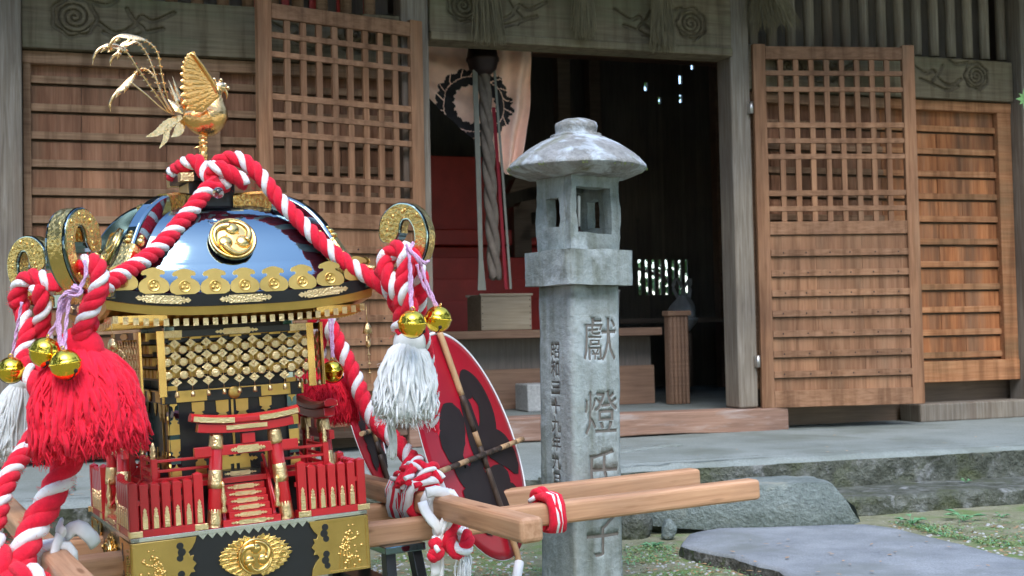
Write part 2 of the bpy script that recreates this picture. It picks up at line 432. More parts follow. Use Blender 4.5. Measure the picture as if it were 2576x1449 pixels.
# ------------------------------------------------------------------ the hall
X_, Y_, Z_ = Vector((1,0,0)), Vector((0,1,0)), Vector((0,0,1))
def G(x, y, z):
    v = _f + CR * ((x - 1288.0) / FPX) - CU * ((y - 724.5) / FPX)
    return Vector((0, 0, HC)) + v * ((z - HC) / v.z)
hall = thing('shrine_hall', 'old wooden shrine hall with its two lattice doors folded open and a dark interior', 'shrine hall', (.8, 0, -.15), WF)
def rect_holes(mb, x0, x1, z0, z1, y0, y1, holes, mi=0):
    xs = sorted({x0, x1, *[h[0] for h in holes], *[h[1] for h in holes]}); zs = sorted({z0, z1, *[h[2] for h in holes], *[h[3] for h in holes]})
    for a, b in zip(xs, xs[1:]):
        run = None
        for c, d in zip(zs, zs[1:]):
            mx, mz = (a+b)/2, (c+d)/2
            if any(h[0] < mx < h[1] and h[2] < mz < h[3] for h in holes):
                if run: mb.bb(a, b, y0, y1, run[0], run[1], mi); run = None
            else: run = (run[0], d) if run else (c, d)
        if run: mb.bb(a, b, y0, y1, run[0], run[1], mi)
for x0, x1 in ((-1.99, -1.80), (-.135, 0), (1.60, 1.712), (3.40, 3.58)):
    MB().bb(x0, x1, -.1065 if x0 in (-1.99, 3.40) else -.065, .08, -.148 if x0 in (-1.99, 3.40) else -.034, 2.75).jitter(.003, 4).build('post', M['post'], hall, bevel=.008)
# threshold, uneven underneath
m = MB()
m.sweep([Vector((x, -.02, -.035 + .004*math.sin(x*3))) for x in [-.14 + i*.1 for i in range(21)]], lambda i: [(-.085, 0), (.085, 0), (.085, -.112 + .006*math.sin(i*.6)), (-.085, -.112 + .006*math.sin(i*.6))])
m.build('threshold', M['sill'], hall, bevel=.006)
MB().bb(-3.45, -.142, -.09, .08, -.09, -.004).build('sill', M['sill'], hall, bevel=.006)
MB().bb(2.67, 4.9, -.1, .09, -.152, -.052).jitter(.006, 5).build('sill', M['post'], hall, bevel=.01)
for a, b in ((-3.45, -.14), (1.72, 4.86)): MB().bb(a, b, .12, .14, -.3, .07).build('shade_backing', M['dark'], hall)  # dark board added to stand for the shade in the gap below
# plank walls
def wall_panel(x0, x1, z0, z1, zs, pitch, studs, mb, ms, stile=.05, right=True, sh=.036):
    zz = []; z = zs
    while z > z0 + .06: z -= pitch
    z += pitch
    while z < z1 - .04: zz.append(z); z += pitch
    MB().bb(x0, x1, .058, .068, z0, z1).build('shadow_gap_board', M['dark'], hall)  # added dark board; gaps over it imitate shadow lines under the battens
    p = MB(); x = x0
    while x < x1 - 1e-3:
        w = min(random.choice((.16, .2, .24, .19)), x1 - x)
        for lo, hi in zip([z0] + zz, zz + [z1]):
            yy = .030 + random.uniform(-.003, .003)
            p.bb(x + .0012, x + w - .0012, yy, yy + .018, lo if lo == z0 else lo + .002, hi - (.010 if hi != z1 else 0))
        x += w
    p.build('plank_panel', M[mb], hall)
    s = MB()
    for z in zz: s.bb(x0, x1, .013, .029, z + .0005, z + sh*.92)
    s.jitter(.0012, 3).build('batten', M[ms], hall, bevel=.002)
    f = MB()
    for a, b in studs: f.bb(a, b, -.012, .027, z0, z1)
    f.bb(x0, x1, -.016, .0275, z1 - .055, z1 - .001); f.bb(x0, x1, -.018, .0275, z0 - .012, z0 + .10)
    f.build('panel_frame', M[ms], hall, bevel=.003)
wall_panel(-1.798, -.137, .06, 1.628, 1.372, .1215, [(-1.797, -1.765), (-1.03, -.965)], 'board', 'slat')
wall_panel(1.714, 2.56, .068, 1.598, 1.056, .1245, [(1.716, 1.79)], 'board', 'slat')  # shade behind the open door put into browner boards
wall_panel(2.5605, 3.398, .068, 1.598, 1.056, .1245, [(3.305, 3.397)], 'orange', 'orangeh')
wall_panel(-3.30, -1.992, .06, 1.628, 1.372, .1215, [(-3.298, -3.25), (-2.05, -1.994)], 'board', 'slat')
wall_panel(3.582, 4.70, .068, 1.598, 1.056, .1245, [(3.584, 3.63), (4.62, 4.698)], 'orange', 'orangeh')
for x0, x1 in ((-3.45, -3.302), (4.702, 4.86)): MB().bb(x0, x1, -.065, .08, -.148, 2.75).build('post', M['post'], hall, bevel=.008)
for x0, x1, z in ((-3.301, -1.991, 1.632), (3.581, 4.701, 1.602)): MB().bb(x0, x1, -.045, .06, z, 2.6).build('side_beam', M['beam'], hall, bevel=.006)
# carved beams: the front is a fine sheet with scrolls cut into it
tail = [[(.10, -.02), (.17, -.06), (.24, -.03), (.28, .02), (.33, .0), (.42, .045)], [(.22, .05), (.25, .0), (.29, -.04), (.27, -.07)], [(.12, -.06), (.2, -.085), (.3, -.05), (.37, -.03)], [(.05, .075), (.13, .06), (.18, .085)]]
def carve_depth(x, z, cx, cz, r, sx, segs):
    dx, dz = (x - cx)*sx, (z - cz)/.94; q = math.hypot(dx, dz); d = 0.0
    if q < r*1.5:
        th = math.atan2(dz, dx)
        if q < r*1.02:
            ph = (q/(r*.36) - th/6.2832) % 1.0; d = max(d, 1 - (min(ph, 1-ph)/.21)**2)
        k = abs(q - r*(1.24 + .07*math.cos(th*7))); d = max(d, 1 - (k/.0105)**2)
    if -.05 < dx < .5:
        for a, b in segs:
            ax, az, bx, bz = a[0], a[1], b[0], b[1]
            L2 = (bx-ax)**2 + (bz-az)**2
            t = max(0, min(1, ((dx-ax)*(bx-ax) + ((z-cz)-az)*(bz-az))/L2)) if L2 else 0
            k = math.hypot(dx - ax - t*(bx-ax), (z-cz) - az - t*(bz-az))
            if k < .0105: d = max(d, 1 - (k/.0105)**2)
    return max(0.0, d)
def carved_front(x0, x1, z0, z1, y, scrolls, parent, depth=.021):
    segs = []
    for tl in tail:
        q = catmull([Vector((a, b, 0)) for a, b in tl], 5); segs += list(zip(q, q[1:]))
    nx, nz = int((x1-x0)/.0042), int((z1-z0)/.0042)
    def fn(u, v):
        x, z = x0 + (x1-x0)*u, z0 + (z1-z0)*v; d = 0
        for (cx, cz, r, sx) in scrolls:
            if -.12 < (x - cx)*sx < .5: d = max(d, carve_depth(x, z, cx, cz, r, sx, segs))
        return (x, y + depth*d - .003*noise.noise(Vector((x*3, z*6, 2))), z)
    m = MB().grid(fn, nx, nz)
    for i, f in enumerate(m.f):
        c = m.v[f[0]]
        if c.y + .003*noise.noise(Vector((c.x*3, c.z*6, 2))) > y + depth*.72: m.m[i] = 1
    m.build('carved_front', [M['beam'], M['groove']], parent)
bl = MB().bb(-1.8, -.137, -.040, .06, 1.632, 1.868).build('carved_beam', M['beam'], hall, bevel=.006)
carved_front(-1.798, -.139, 1.634, 1.866, -.055, ((-1.585, 1.775, .072, 1), (-.35, 1.775, .072, -1)), bl)
m = MB(); m.prism([(1.714,1.602),(3.385,1.602),(3.392,1.79),(3.35,1.83),(1.714,1.838)], (0,0,0), X_, Z_, Y_, -.036, .06)
br = m.build('carved_beam', M['beam'], hall, bevel=.006)
carved_front(1.716, 3.386, 1.604, 1.822, -.05, ((3.14, 1.735, .062, -1), (1.95, 1.735, .06, 1)), br)
m = MB().bb(0.002, 1.598, -.070, .06, 1.80, 2.2); m.bb(0.002, 1.598, -.10, .06, 1.757, 1.798)
lt = m.build('lintel', M['beam'], hall, bevel=.006)
carved_front(.003, 1.597, 1.799, 2.12, -.086, ((1.37, 1.915, .066, -1), (.17, 1.93, .066, 1)), lt)
# transoms
for x0, x1, z0 in ((1.715, 3.395, 1.842), (-1.795, -.14, 1.872)):
    m = MB(); x = x0 + .03
    while x < x1 - .05:
        m.tube([(x + .028, .0, z0), (x + .028, .0, 2.4)], .028, 10); x += .113
    m.build('transom_bars', M['post'] if x0 > 0 else M['slat'], hall)
    MB().bb(x0, x1, .16, .18, z0 - .2, 2.5).build('transom_backing', M['darkv'], hall)
m = MB()
for k in range(5): m.bb(-.80 + k*.13, -.765 + k*.13, .06, .08, 1.88, 2.4)
m.build('red_transom_slats', M['altarred'], hall)
MB().bb(-2.2, 3.8, -.09, .09, 2.405, 2.60).build('head_beam', M['beam'], hall)
# lattice doors, built in a frame with u along the door, n outwards
def lattice_door(h, e, zb, Hh, flip):
    h, e = Vector((*h, zb)), Vector((*e, zb)); u = (e - h); Wd = u.length; u.normalize()
    n = Vector((u.y, -u.x, 0));
    if n.y > 0: n = -n
    D = Matrix(((u.x, n.x, 0, h.x), (u.y, n.y, 0, h.y), (0, 0, 1, zb), (0, 0, 0, 1)))
    th = .032; st = .066
    def bx(mb, u0, u1, n0, n1, z0, z1):
        k = MB().bb(u0, u1, n0, n1, z0, z1); mb.merge(k, D)
    zt = lambda d: Hh - d
    fr = MB()
    bx(fr, 0, st, -th/2, th/2, 0, Hh); bx(fr, Wd - st, Wd, -th/2, th/2, 0, Hh)
    door = fr.build('lattice_door', M['door'], hall, bevel=.003)
    for a, b in ((.012, .078), (.918, .985), (1.782, 1.868)):
        rl = MB(); bx(rl, st + .0005, Wd - st - .0005, -th/2 + .001, th/2 - .001, zt(b), zt(a)); rl.build('rail', M['doorh'], door, bevel=.003)
    vb = MB(); inner = Wd - 2*st; nb = 9; pit = inner/nb
    for k in range(1, nb): bx(vb, st + k*pit - .014, st + k*pit + .014, -.0095, .0075, zt(.918) + .0005, zt(.078) - .0005)
    vb.build('lattice_bars', M['door'], door, bevel=.0015)
    hb = MB()
    for a, b in ((.137, .162), (.221, .246), (.406, .433), (.488, .513), (.569, .595), (.757, .785), (.838, .864)): bx(hb, st + .0005, Wd - st - .0005, -.0075, .0115, zt(b), zt(a))
    hb.build('lattice_rails', M['doorh'], door, bevel=.0015)
    pn = MB(); w = inner/3
    zr = [.985] + [1.095 + q*.1035 for q in range(7)] + [1.782]
    for k in range(3):
        for lo, hi in zip(zr, zr[1:]): bx(pn, st + k*w + .0008, st + (k+1)*w - .0008, -.004, .002, zt(hi) + .0005, zt(lo) - .0055)
    bb_ = MB(); bx(bb_, st + .0005, Wd - st - .0005, -.0125, -.009, zt(1.79), zt(.98)); bb_.build('shadow_gap_board', M['dark'], door)  # added dark backing, so the narrow plank gaps read as batten shadows
    pn.build('plank', M['door'], door)
    ba = MB()
    for k in range(7): bx(ba, st + .0005, Wd - st - .0005, .0035, .0185, zt(1.095 + k*.1035), zt(1.062 + k*.1035))
    bat = ba.build('batten', M['doorh'], door, bevel=.0015)
    for k in range(7):
        for q in range(6):
            c = D @ Vector((st + inner*(q + .5)/6 + random.uniform(-.01, .01), .0187, zt(1.078 + k*.1035)))
            MB().ball(c, .0045, 5, 0, (1, .4, 1)).build('nail', M['iron'], door)
    return door
dR = lattice_door((1.722, -.075), (2.575, -.255), -.038, 1.868, False)
dL = lattice_door((-.045, -.085), (-.845, -.31), -.03, 1.868, True)
for z in (.20, 1.5):
    m = MB(); m.lathe([(.012, -.03), (.012, .03)], (1.703, -.085, z), 10); m.bb(1.69, 1.716, -.078, -.067, z - .028, z + .028)
    m.build('hinge', M['metal'], hall)
# roof with deep eaves
m = MB()
m.prism([(-1.15, 2.50), (-1.15, 2.62), (2.0, 4.0), (3.5, 3.3), (3.5, 3.2), (2.0, 3.8), (0, 2.82)], (-3.4, 0, 0), Y_, Z_, X_, 0, 8.6)
rf = m.build('roof', M['dark'], hall)
m = MB()
for k in range(28): m.sweep([(-3.2 + k*.3, -1.1, 2.45), (-3.2 + k*.3, 0, 2.75)], [(-.03, -.035), (.03, -.035), (.03, .035), (-.03, .035)])
m.build('rafters', M['dark'], rf)
# interior shell
holes = [(2.485, 2.93, .64, .905)] + [(x - .013*s, x + .013*s, z - .030*s, z + .030*s) for x, z, s in ((2.676, 2.46, 1), (2.985, 2.399, 1), (2.88, 2.287, 1.1), (2.587, 2.222, 1.1), (2.7, 2.12, .9), (2.879, 2.14, 1.05), (2.49, 1.2, .4))]
m = MB(); rect_holes(m, -2.0, 3.58, -.15, 2.75, 3.0, 3.03, holes); m.build('back_wall', M['darkv'], hall)
m = MB()
for k in range(8): m.bb(2.485 + k*.0556 + .018, 2.485 + k*.0556 + .0556 - .004, 2.985, 2.999, .64, .905)
m.build('window_slats', M['darkv'], hall)
MB().bb(-1.985, -1.955, .1, 3.0, -.1, 2.75).build('side_wall', M['darkv'], hall)
MB().bb(3.545, 3.575, .1, 3.0, -.1, 2.75).build('side_wall', M['darkv'], hall)
MB().bb(-2.0, 3.6, .1, 3.1, 2.66, 2.70).build('ceiling', M['darkv'], hall)
MB().bb(-1.95, 3.54, .145, 2.99, -.07, -.052).build('floor', M['concrete'], hall)
m = MB().bb(-1.95, 1.60, .80, 2.98, .342, .387); m.build('raised_floor', M['plank'], hall, bevel=.004)
MB().bb(-1.95, 1.60, .92, .95, -.05, .17).build('riser_plank', M['plank'], hall)
MB().bb(-1.95, 1.60, .96, .98, .17, .34).build('riser_gap', M['darkv'], hall)
m = MB()
for k in range(5): m.tube([(1.625 + k*.024, .74, -.05), (1.625 + k*.024, .74, .45)], .0125, 8)
m.bb(1.60, 1.745, .72, .80, .45, .478); m.bb(1.612, 1.733, .745, .80, -.05, .45)
m.build('newel_post', M['plank'], hall, bevel=.003)
m = MB().bb(1.75, 3.4, 1.9, 2.5, .42, .45); m.bb(1.75, 1.8, 1.95, 2.45, -.05, .42); m.build('shelf', M['dark'], hall)
# hanging straw
sr = MB()
pts = resample([(-.3, -.15, 2.16), (.8, -.17, 2.13), (2.0, -.15, 2.16)], .03)
for k in range(3):
    q = []
    for i, p in enumerate(pts):
        a = i*.35 + k*2.094; q.append(p + Vector((0, math.cos(a), math.sin(a)))*.03)
    sr.tube(q, .032, 7, 0, jit=.06)
o = sr.build('straw_rope', M['straw'], F=WF); tag(o, 'thick twisted straw rope hung along the lintel above the doorway', 'straw rope')
LB = ['straw tassel hanging over the lintel above the dark suzu bell', 'slim straw tassel at the middle of the lintel', 'straw tassel on the lintel beside the right scroll carving', 'bushy straw tassel flaring over the post right of the doorway']
for k, (x, zb, wt, wb, dx) in enumerate(((.235, 1.745, .035, .085, .03), (.75, 1.80, .03, .065, .0), (1.16, 1.755, .03, .075, .01), (1.745, 1.90, .06, .16, .05))):
    m = MB()
    for i in range(230):
        a = random.uniform(0, 6.283); q = math.sqrt(random.random()); l = random.uniform(.85, 1.06)
        p0 = Vector((x + wt*q*math.cos(a), -.165 + .4*wt*q*math.sin(a), 2.14))
        zz = 2.14 + (zb - 2.14)*l
        p2 = Vector((x + dx + wb*q*math.cos(a)*random.uniform(.8, 1.2), -.16 + .5*wb*q*math.sin(a) - .01, zz))
        pm = p0.lerp(p2, .45) + Vector((random.uniform(-.01, .01), -.008*q, .02))
        m.tube([p0, pm, p2], [.0022, .002, .001], 3, 0, caps=False)
    t = m.build('straw_tassel', M['straw'], F=WF); tag(t, LB[k], 'straw tassel', 'straw tassels on the lintel')
# ---- things inside
t = thing('offertory_box', 'pale wooden box on the raised floor below the bell rope', 'box', (.675, .97, .388), WF)
m = MB(); m.bb(.53, .823, .845, .86, .389, .576); m.bb(.53, .823, 1.08, 1.095, .389, .576); m.bb(.53, .545, .8605, 1.0795, .389, .576); m.bb(.808, .823, .8605, 1.0795, .389, .576)
m.build('box_body', M['boxwood'], t, bevel=.002)
m = MB().bb(.522, .831, .838, .856, .5765, .590); m.bb(.522, .831, 1.084, 1.102, .5765, .590)
for k in range(6): m.bb(.54 + k*.05, .565 + k*.05, .8565, 1.0835, .572, .585)
m.build('slatted_lid', M['boxwood'], t, bevel=.002)
for k in range(5):
    for x in (.538, .815): MB().ball((x, .8445, .41 + k*.036), .003, 5).build('nail', M['iron'], t)
t = thing('suzu_bell', 'dark round suzu bell hanging in the doorway with a twisted rope and straps', 'bell', (.36, .2, 1.73), WF)
m = MB(); m.lathe([(.012, .17), (.03, .10), (.07, .065), (.079, .01), (.083, .006), (.083, -.008), (.077, -.014), (.068, -.05), (.04, -.075), (.002, -.083)][::-1], (.353, .2, 1.738), 24)
m.build('bell_body', M['iron'], t)
m = MB(); pts = resample([(.358, .2, 1.68), (.375, .2, 1.2), (.394, .2, .645)], .012)
for k in range(3):
    m.tube([p + Vector((math.cos(i*.17 + k*2.094), math.sin(i*.17 + k*2.094), 0))*.017 for i, p in enumerate(pts)], .019, 7)
m.build('bell_rope', M['ropeold'], t)
m = MB(); m.sweep([(.305, .18, 1.68), (.312, .18, 1.2), (.316, .18, .74), (.318, .18, .585)], lambda i: [(-(.013, .013, .011, .022)[i], -.003), ((.013, .013, .011, .022)[i], -.003), ((.013, .013, .011, .022)[i], .003), (-(.013, .013, .011, .022)[i], .003)], up=(0, -1, 0))
m.sweep([(.408, .18, 1.68), (.44, .18, 1.15), (.47, .18, .59)], [(-.006, -.002), (.006, -.002), (.006, .002), (-.006, .002)], up=(0, -1, 0))
m.build('strap', M['strap'], t)
m = MB(); m.sweep([(.405, .2, 1.5), (.428, .2, 1.1), (.452, .2, .59)], [(-.008, -.003), (.008, -.003), (.008, .003), (-.008, .003)], up=(0, -1, 0)); m.build('red_strap', M['redstrap'], t)
# curtain with ring crest
def cfn(u, v):
    X = -.16 + .83*u
    zb = 1.57 if X < .10 else (1.57 - (X - .10)*.88 if X < .54 else 1.185)
    z = 1.96 + (zb - 1.96)*v
    ph = 30*(v*.9 + .22*u*u) * (1 - .35*u) + 2*u
    fold = .026*math.sin(ph*(.6 + .5*u)) * (1 - .75*u) + .026*math.sin(58*X + 4*v)*u*u
    pull = (X - .47)*.55*v**2.5 if X > .47 else 0
    return (X - pull, .33 - .02*v*math.sin(u*3.1) + fold, z - .012*math.sin(u*3.14))
m = MB(); m.grid(cfn, 170, 120)
for i, f in enumerate(m.f):
    c = sum((m.v[k] for k in f), Vector())/4
    dx, dz = (c.x - .343)/.195, (c.z - 1.535)/.167
    r = math.hypot(dx, dz); a = math.atan2(dz, dx)
    lob = .10*abs(math.sin(a*9))
    vein = abs((a*18/6.283 + r*2) % 1 - .5) < .05 and r > .84
    if .62 - lob*.5 < r < 1.0 + lob and not vein: m.m[i] = 1
    if abs(r - .84) < .012: m.m[i] = 0
o = m.build('curtain', [M['curtain'], M['crest']], F=WF); tag(o, 'salmon curtain with a black ring crest tied up inside the doorway', 'curtain')
t = thing('red_altar', 'red painted altar stand standing inside behind the bell rope', 'altar', (.8, 2.3, .387), WF)
m = MB(); m.bb(.2, .35, 2.1, 2.5, .39, 1.5); m.build('dark_post', M['dark'], t)
MB().bb(1.18, 1.3, 2.1, 2.5, .39, 1.2).build('dark_post', M['dark'], t)
m = MB(); m.bb(.36, 1.17, 2.3, 2.34, 1.06, 1.55); m.bb(.36, 1.6, 2.15, 2.5, .95, 1.05); m.bb(.4, 1.55, 2.25, 2.3, .39, .945); m.build('cabinet', M['altarred'], t, bevel=.006)
m = MB()
for k in range(4): m.prism([(0, 0), (.2, .05), (.24, .1), (.18, .13), (.05, .1)], (1.12 + k*.03, 2.1, 1.45 - k*.16), X_, Z_, Y_, 0, .12)
m.build('black_bracket', M['dark'], t)
m = MB()
for k in range(3): m.bb(.42, 1.5, 2.0 - k*.09, 2.12 - k*.09, .39, .86 - k*.14)
m.build('step', M['altarred'], t, bevel=.004)
for x, y, mt in ((1.55, 2.2, 'dark'), (1.95, 2.6, 'dark'), (2.9, 2.5, 'plank')): MB().bb(x, x + .09, y, y + .09, -.05, 2.66).build('inner_post', M[mt], hall, bevel=.004)
MB().bb(-1.9, 3.5, 2.0, 2.12, 2.2, 2.36).build('inner_beam', M['plank'], hall, bevel=.004)
o = MB().bb(.70, .86, .60, .80, -.05, .095).jitter(.004, 6).build('concrete_block', M['cblock'], F=WF, bevel=.008); tag(o, 'grey concrete block on the floor against the raised floor', 'block')
o = MB().lathe([(.05, 0), (.052, .01), (.066, .21), (.069, .212), (.069, .22), (.062, .222), (.058, .2), (.045, .02)], (1.36, 1.0, .388), 24).build('pail', M['plastic'], F=WF); tag(o, 'pale pail on the raised floor right behind the stone lantern', 'pail')
m = MB()
def bag(u, v):
    a = u*6.283; r = .085*(1 - .75*v**2.2) * (1 + .14*math.sin(a*5 + 4*v)) + .004
    return (2.38 + r*math.cos(a)*1.1 + .02*v, 2.1 + r*math.sin(a), .452 + .15*v)
m.grid(bag, 36, 14)
for s in (-1, 1): m.sweep(catmull([(2.38 + s*.02, 2.1, .58), (2.36 + s*.045, 2.08, .66), (2.4 + s*.05, 2.1, .72), (2.43 + s*.03, 2.12, .66), (2.42 + s*.02, 2.1, .58)], 5), [(-.014, -.001), (.014, -.001), (.014, .001), (-.014, .001)])
o = m.build('plastic_bag', M['plastic'], F=WF); tag(o, 'white plastic carrier bag with loop handles on the dark shelf', 'bag')
o = MB().lathe([(.04, 0), (.045, .005), (.09, .06), (.1, .085), (.096, .085), (.085, .06), (.04, .012)], (2.2, 1.72, .36), 28).build('bowl', M['ceramic'], F=WF); tag(o, 'wide grey bowl below the plastic bag', 'bowl')
o = MB().lathe([(.06, 0), (.06, .345), (.055, .35)], (2.2, 1.72, 0), 16).build('stand', M['dark'], F=WF); tag(o, 'dark round stand carrying the grey bowl', 'stand')
# ------------------------------------------------------------------ ground, platform, steps
m = MB()
def gfn(u, v):
    x, y = -30 + 60*u, -14 + 50*v
    return (x, y, 0)
m.grid(gfn, 2, 2, sm=False); struct(m.build('ground', M['soil']))
# bumpy soil in view
def sfn(u, v):
    x, y = -3.2 + 7.0*u, 2.6 + 3.4*v
    e = min(u, 1-u, v, 1-v)
    return (x, y, -.030 + min(1, e*12)*(.018 + .014*noise.noise(Vector((x*4, y*4, 0))) + .006*noise.noise(Vector((x*17, y*17, 3)))))
m = MB().grid(sfn, 220, 120); struct(m.build('soil', M['soil']))
def slab_step(name, x0, x1, front, back, zt, zb, mats, rough, nx=260, wav=.02, round_=.02):
    """top + rough front face as one sheet; front(x) gives the edge"""
    prof = [(1.0, 0), (.7, 0), (.4, 0), (.2, 0), (.08, 0), (.03, 0), (0, -.1)] + [(0, -k/9) for k in range(1, 10)]
    m = MB(); o = []
    for i in range(nx + 1):
        x = x0 + (x1 - x0)*i/nx
        f = front(x); row = []
        for (a, b) in prof:
            y = f + (back - f)*a; z = zt + (zt - zb)*b
            n1 = noise.noise(Vector((x*5, y*5, z*9))); n2 = noise.noise(Vector((x*16, y*16, z*22 + 5))); n3 = noise.noise(Vector((x*40, y*40, z*40)))
            if b < 0:
                y += rough*(n1*.6 + n2*.7 + n3*.4) + .02*(-b)
            else:
                z += .006*noise.noise(Vector((x*1.7, y*2, 1))) + .002*n2 - (round_ if a == 0 else (round_*.35 if a == .03 else 0))*(.6 + .5*n2)
                if a < .05: y += rough*.5*n2
            row.append(Vector((x, y, z)))
        o.append(row)
    n = len(prof)
    vs = [p for r in o for p in r]
    for i in range(nx):
        for k in range(n-1):
            q = [(i*n+k), (i*n+k+1), ((i+1)*n+k+1), ((i+1)*n+k)]
            m.f.append(q); m.m.append(1 if k >= 6 else 0); m.s.append(True)
    m.v = vs
    return m.build(name, mats, F=WF)
edge = lambda x: -1.36 - .03*(x - 1) if x > 0 else -1.40 - .02*x*0 - .02*math.sin(x*2)
struct(slab_step('platform', -5, 7, edge, .13, -.15, -.40, [M['concrete'], M['stepface']], .03, 420))
struct(slab_step('lower_step', 1.0, 7, lambda x: -1.69 - .025*(x - 1.2) + .012*math.sin(x*4), -1.30, -.283, -.45, [M['stepface'], M['stepface']], .025, 260, round_=.015))
# crumbled ridge on the platform
m = MB()
for i in range(46):
    t = i/45; p = Vector((.36 + .62*t, -.93 + .32*t + random.uniform(-.02, .02), -.150))
    k = MB().ball((0, 0, 0), random.uniform(.010, .022), 6, 0, (random.uniform(1.2, 2.4), random.uniform(.8, 1.5), .35)).jitter(.004, 60, i); m.merge(k, T(*p))
o = m.build('crumbled_mortar', M['concrete'], F=WF); o['kind'] = 'stuff'; o['label'] = 'line of crumbled mortar on the concrete platform'; o['category'] = 'mortar'
# cracks in the concrete, thin dark strips a few millimetres above it
def crack(pts, w, seed):
    q = resample(catmull([Vector((x, y, -.147)) for x, y in pts], 8), .012); m = MB(); vs = []; fr = frames(q, (0, 0, 1)); rr = random.Random(seed)
    for i, p in enumerate(q):
        s = Vector((-fr[i][0].y, fr[i][0].x, 0)); j = noise.noise(p*14 + Vector((seed, 0, 0)))*.016; ww = w*(.35 + abs(noise.noise(p*22)))*(1 if 3 < i < len(q)-4 else .2)
        h = .006*noise.noise(Vector((p.x*1.7, p.y*2, 1))) + .0035
        vs += [p + s*(j + ww) + Vector((0, 0, h)), p + s*(j - ww) + Vector((0, 0, h))]
    m.add(vs, [(2*i, 2*i+1, 2*i+3, 2*i+2) for i in range(len(q)-1)], 0, True)
    o = m.build('crack', M['slabedge'], F=WF); o['kind'] = 'structure'
crack([(.1, -1.30), (.7, -1.315), (1.3, -1.315), (1.9, -1.34), (2.6, -1.37), (3.4, -1.39)], .0055, 1)
crack([(.30, -.78), (.6, -.66), (.86, -.60), (1.02, -.52)], .006, 2)
crack([(-2.2, -1.30), (-1.6, -1.33), (-1.0, -1.31)], .006, 3)
crack([(-1.66, -1.33), (-1.62, -1.0), (-1.7, -.6)], .004, 5)
# rock slab in front
A, B = WF @ Vector((.20, -1.70, -.353)), WF @ Vector((1.02, -2.02, -.353))
bot = [(1590, 1300), (1620, 1322), (1700, 1330), (1830, 1335), (2000, 1329), (2120, 1323), (2166, 1312)]
top = [(1585, 1272), (1640, 1258), (1720, 1246), (1830, 1230), (1960, 1217), (2070, 1213), (2105, 1224), (2150, 1272)]
pl_n = (B - A).cross(Vector((0, 0, 1))).normalized()
def onpl(px):
    v = _f + CR*((px[0]-1288)/FPX) - CU*((px[1]-724.5)/FPX); C0 = Vector((0, 0, HC)); return C0 + v*((A - C0).dot(pl_n)/v.dot(pl_n))
cb = catmull([onpl(p) for p in bot], 8); ct = catmull([onpl(p) for p in top], 8)
back = Vector((pl_n.x, pl_n.y, 0)).normalized(); back = back if back.y > 0 else -back
m = MB(); nn = len(cb)
def bd(p, a=1.0): return p + noise.noise_vector(p*3.1)*.010*a + noise.noise_vector(p*9)*.006*a + noise.noise_vector(p*28)*.003*a
rows = [[bd(cb[i].lerp(ct[i], k/10) - back*.012*math.sin(k/10*3.14)) for i in range(nn)] for k in range(11)]
m.add([p for r in rows for p in r], [(k*nn+i, k*nn+i+1, (k+1)*nn+i+1, (k+1)*nn+i) for k in range(10) for i in range(nn-1)], 0, True)
rows = [[bd(ct[i] + back*(k/5)*.36 + Vector((0, 0, -.012*(k/5)))) for i in range(nn)] for k in range(6)]
m.add([p for r in rows for p in r], [(k*nn+i, k*nn+i+1, (k+1)*nn+i+1, (k+1)*nn+i) for k in range(5) for i in range(nn-1)], 0, True)
for e in (0, -1):
    rows = [[bd(cb[e].lerp(ct[e], v/6) + back*(k/5)*.36) for v in range(7)] for k in range(6)]
    m.add([p for r in rows for p in r], [((k*7+v, k*7+v+1, (k+1)*7+v+1, (k+1)*7+v) if e == 0 else (k*7+v, (k+1)*7+v, (k+1)*7+v+1, k*7+v+1)) for k in range(5) for v in range(6)], 0, True)
o = m.build('boulder', M['boulder']); tag(o, 'long flat blue grey rock set as a step before the platform', 'rock')
# small stones
def rock(c, r, sc, lab, seed, mt='stepface'):
    m = MB().ball((0, 0, 0), r, 12, 0, sc).jitter(r*.35, .7/r, seed).jitter(r*.12, 2.5/r, seed)
    o = m.build('rock', M[mt], F=T(*c)); return tag(o, lab, 'rock')
p = P(1592, 1340, 4.62); rock((p.x, p.y, .03), .075, (.8, .8, 1.15), 'rough mossy stone lump right beside the lantern pillar', 1)
p = P(1683, 1352, 4.55); rock((p.x, p.y, .035), .045, (.65, .8, .9), 'small upright grey stone at the corner of the concrete slab', 4, 'boulder')
p = P(1640, 1325, 4.75); rock((p.x, p.y, .05), .07, (1.1, .7, .8), 'dark stone wedged under the long flat rock', 9)
# concrete path slab with a broken edge
zs = .045
ol = [(1709, 1367), (1735, 1340), (1800, 1328), (2000, 1322), (2170, 1318), (2240, 1327), (2330, 1348), (2460, 1378), (2620, 1418), (2700, 1560), (2200, 1560), (2060, 1490), (1985, 1445), (1947, 1425), (1900, 1416), (1850, 1396), (1790, 1388), (1745, 1376)]
w = [G(x, y, zs) for x, y in ol]
w = resample(w + [w[0]], .04)[:-1]
w = [p + noise.noise_vector(p*9)*.012 + noise.noise_vector(p*30)*.006 for p in w]
m = MB(); n = len(w)
c0 = sum(w, Vector())/n
rings = [1.0, .985, .9, .75, .5, .25]
vs = []
for k, q in enumerate(rings):
    for p in w: 
        z = c0.lerp(p, q); vs.append(Vector((z.x, z.y, zs - (.010 if k == 0 else 0) + .004*noise.noise(Vector((z.x*3, z.y*3, 0))))))
vs.append(Vector((c0.x, c0.y, zs)))
fs = []
for k in range(len(rings)-1):
    for i in range(n): fs.append((k*n+i, k*n+(i+1) % n, (k+1)*n+(i+1) % n, (k+1)*n+i))
kk = (len(rings)-1)*n
for i in range(n): fs.append((kk+i, kk+(i+1) % n, len(vs)-1))
m.add(vs, fs, 0, True)
e = []
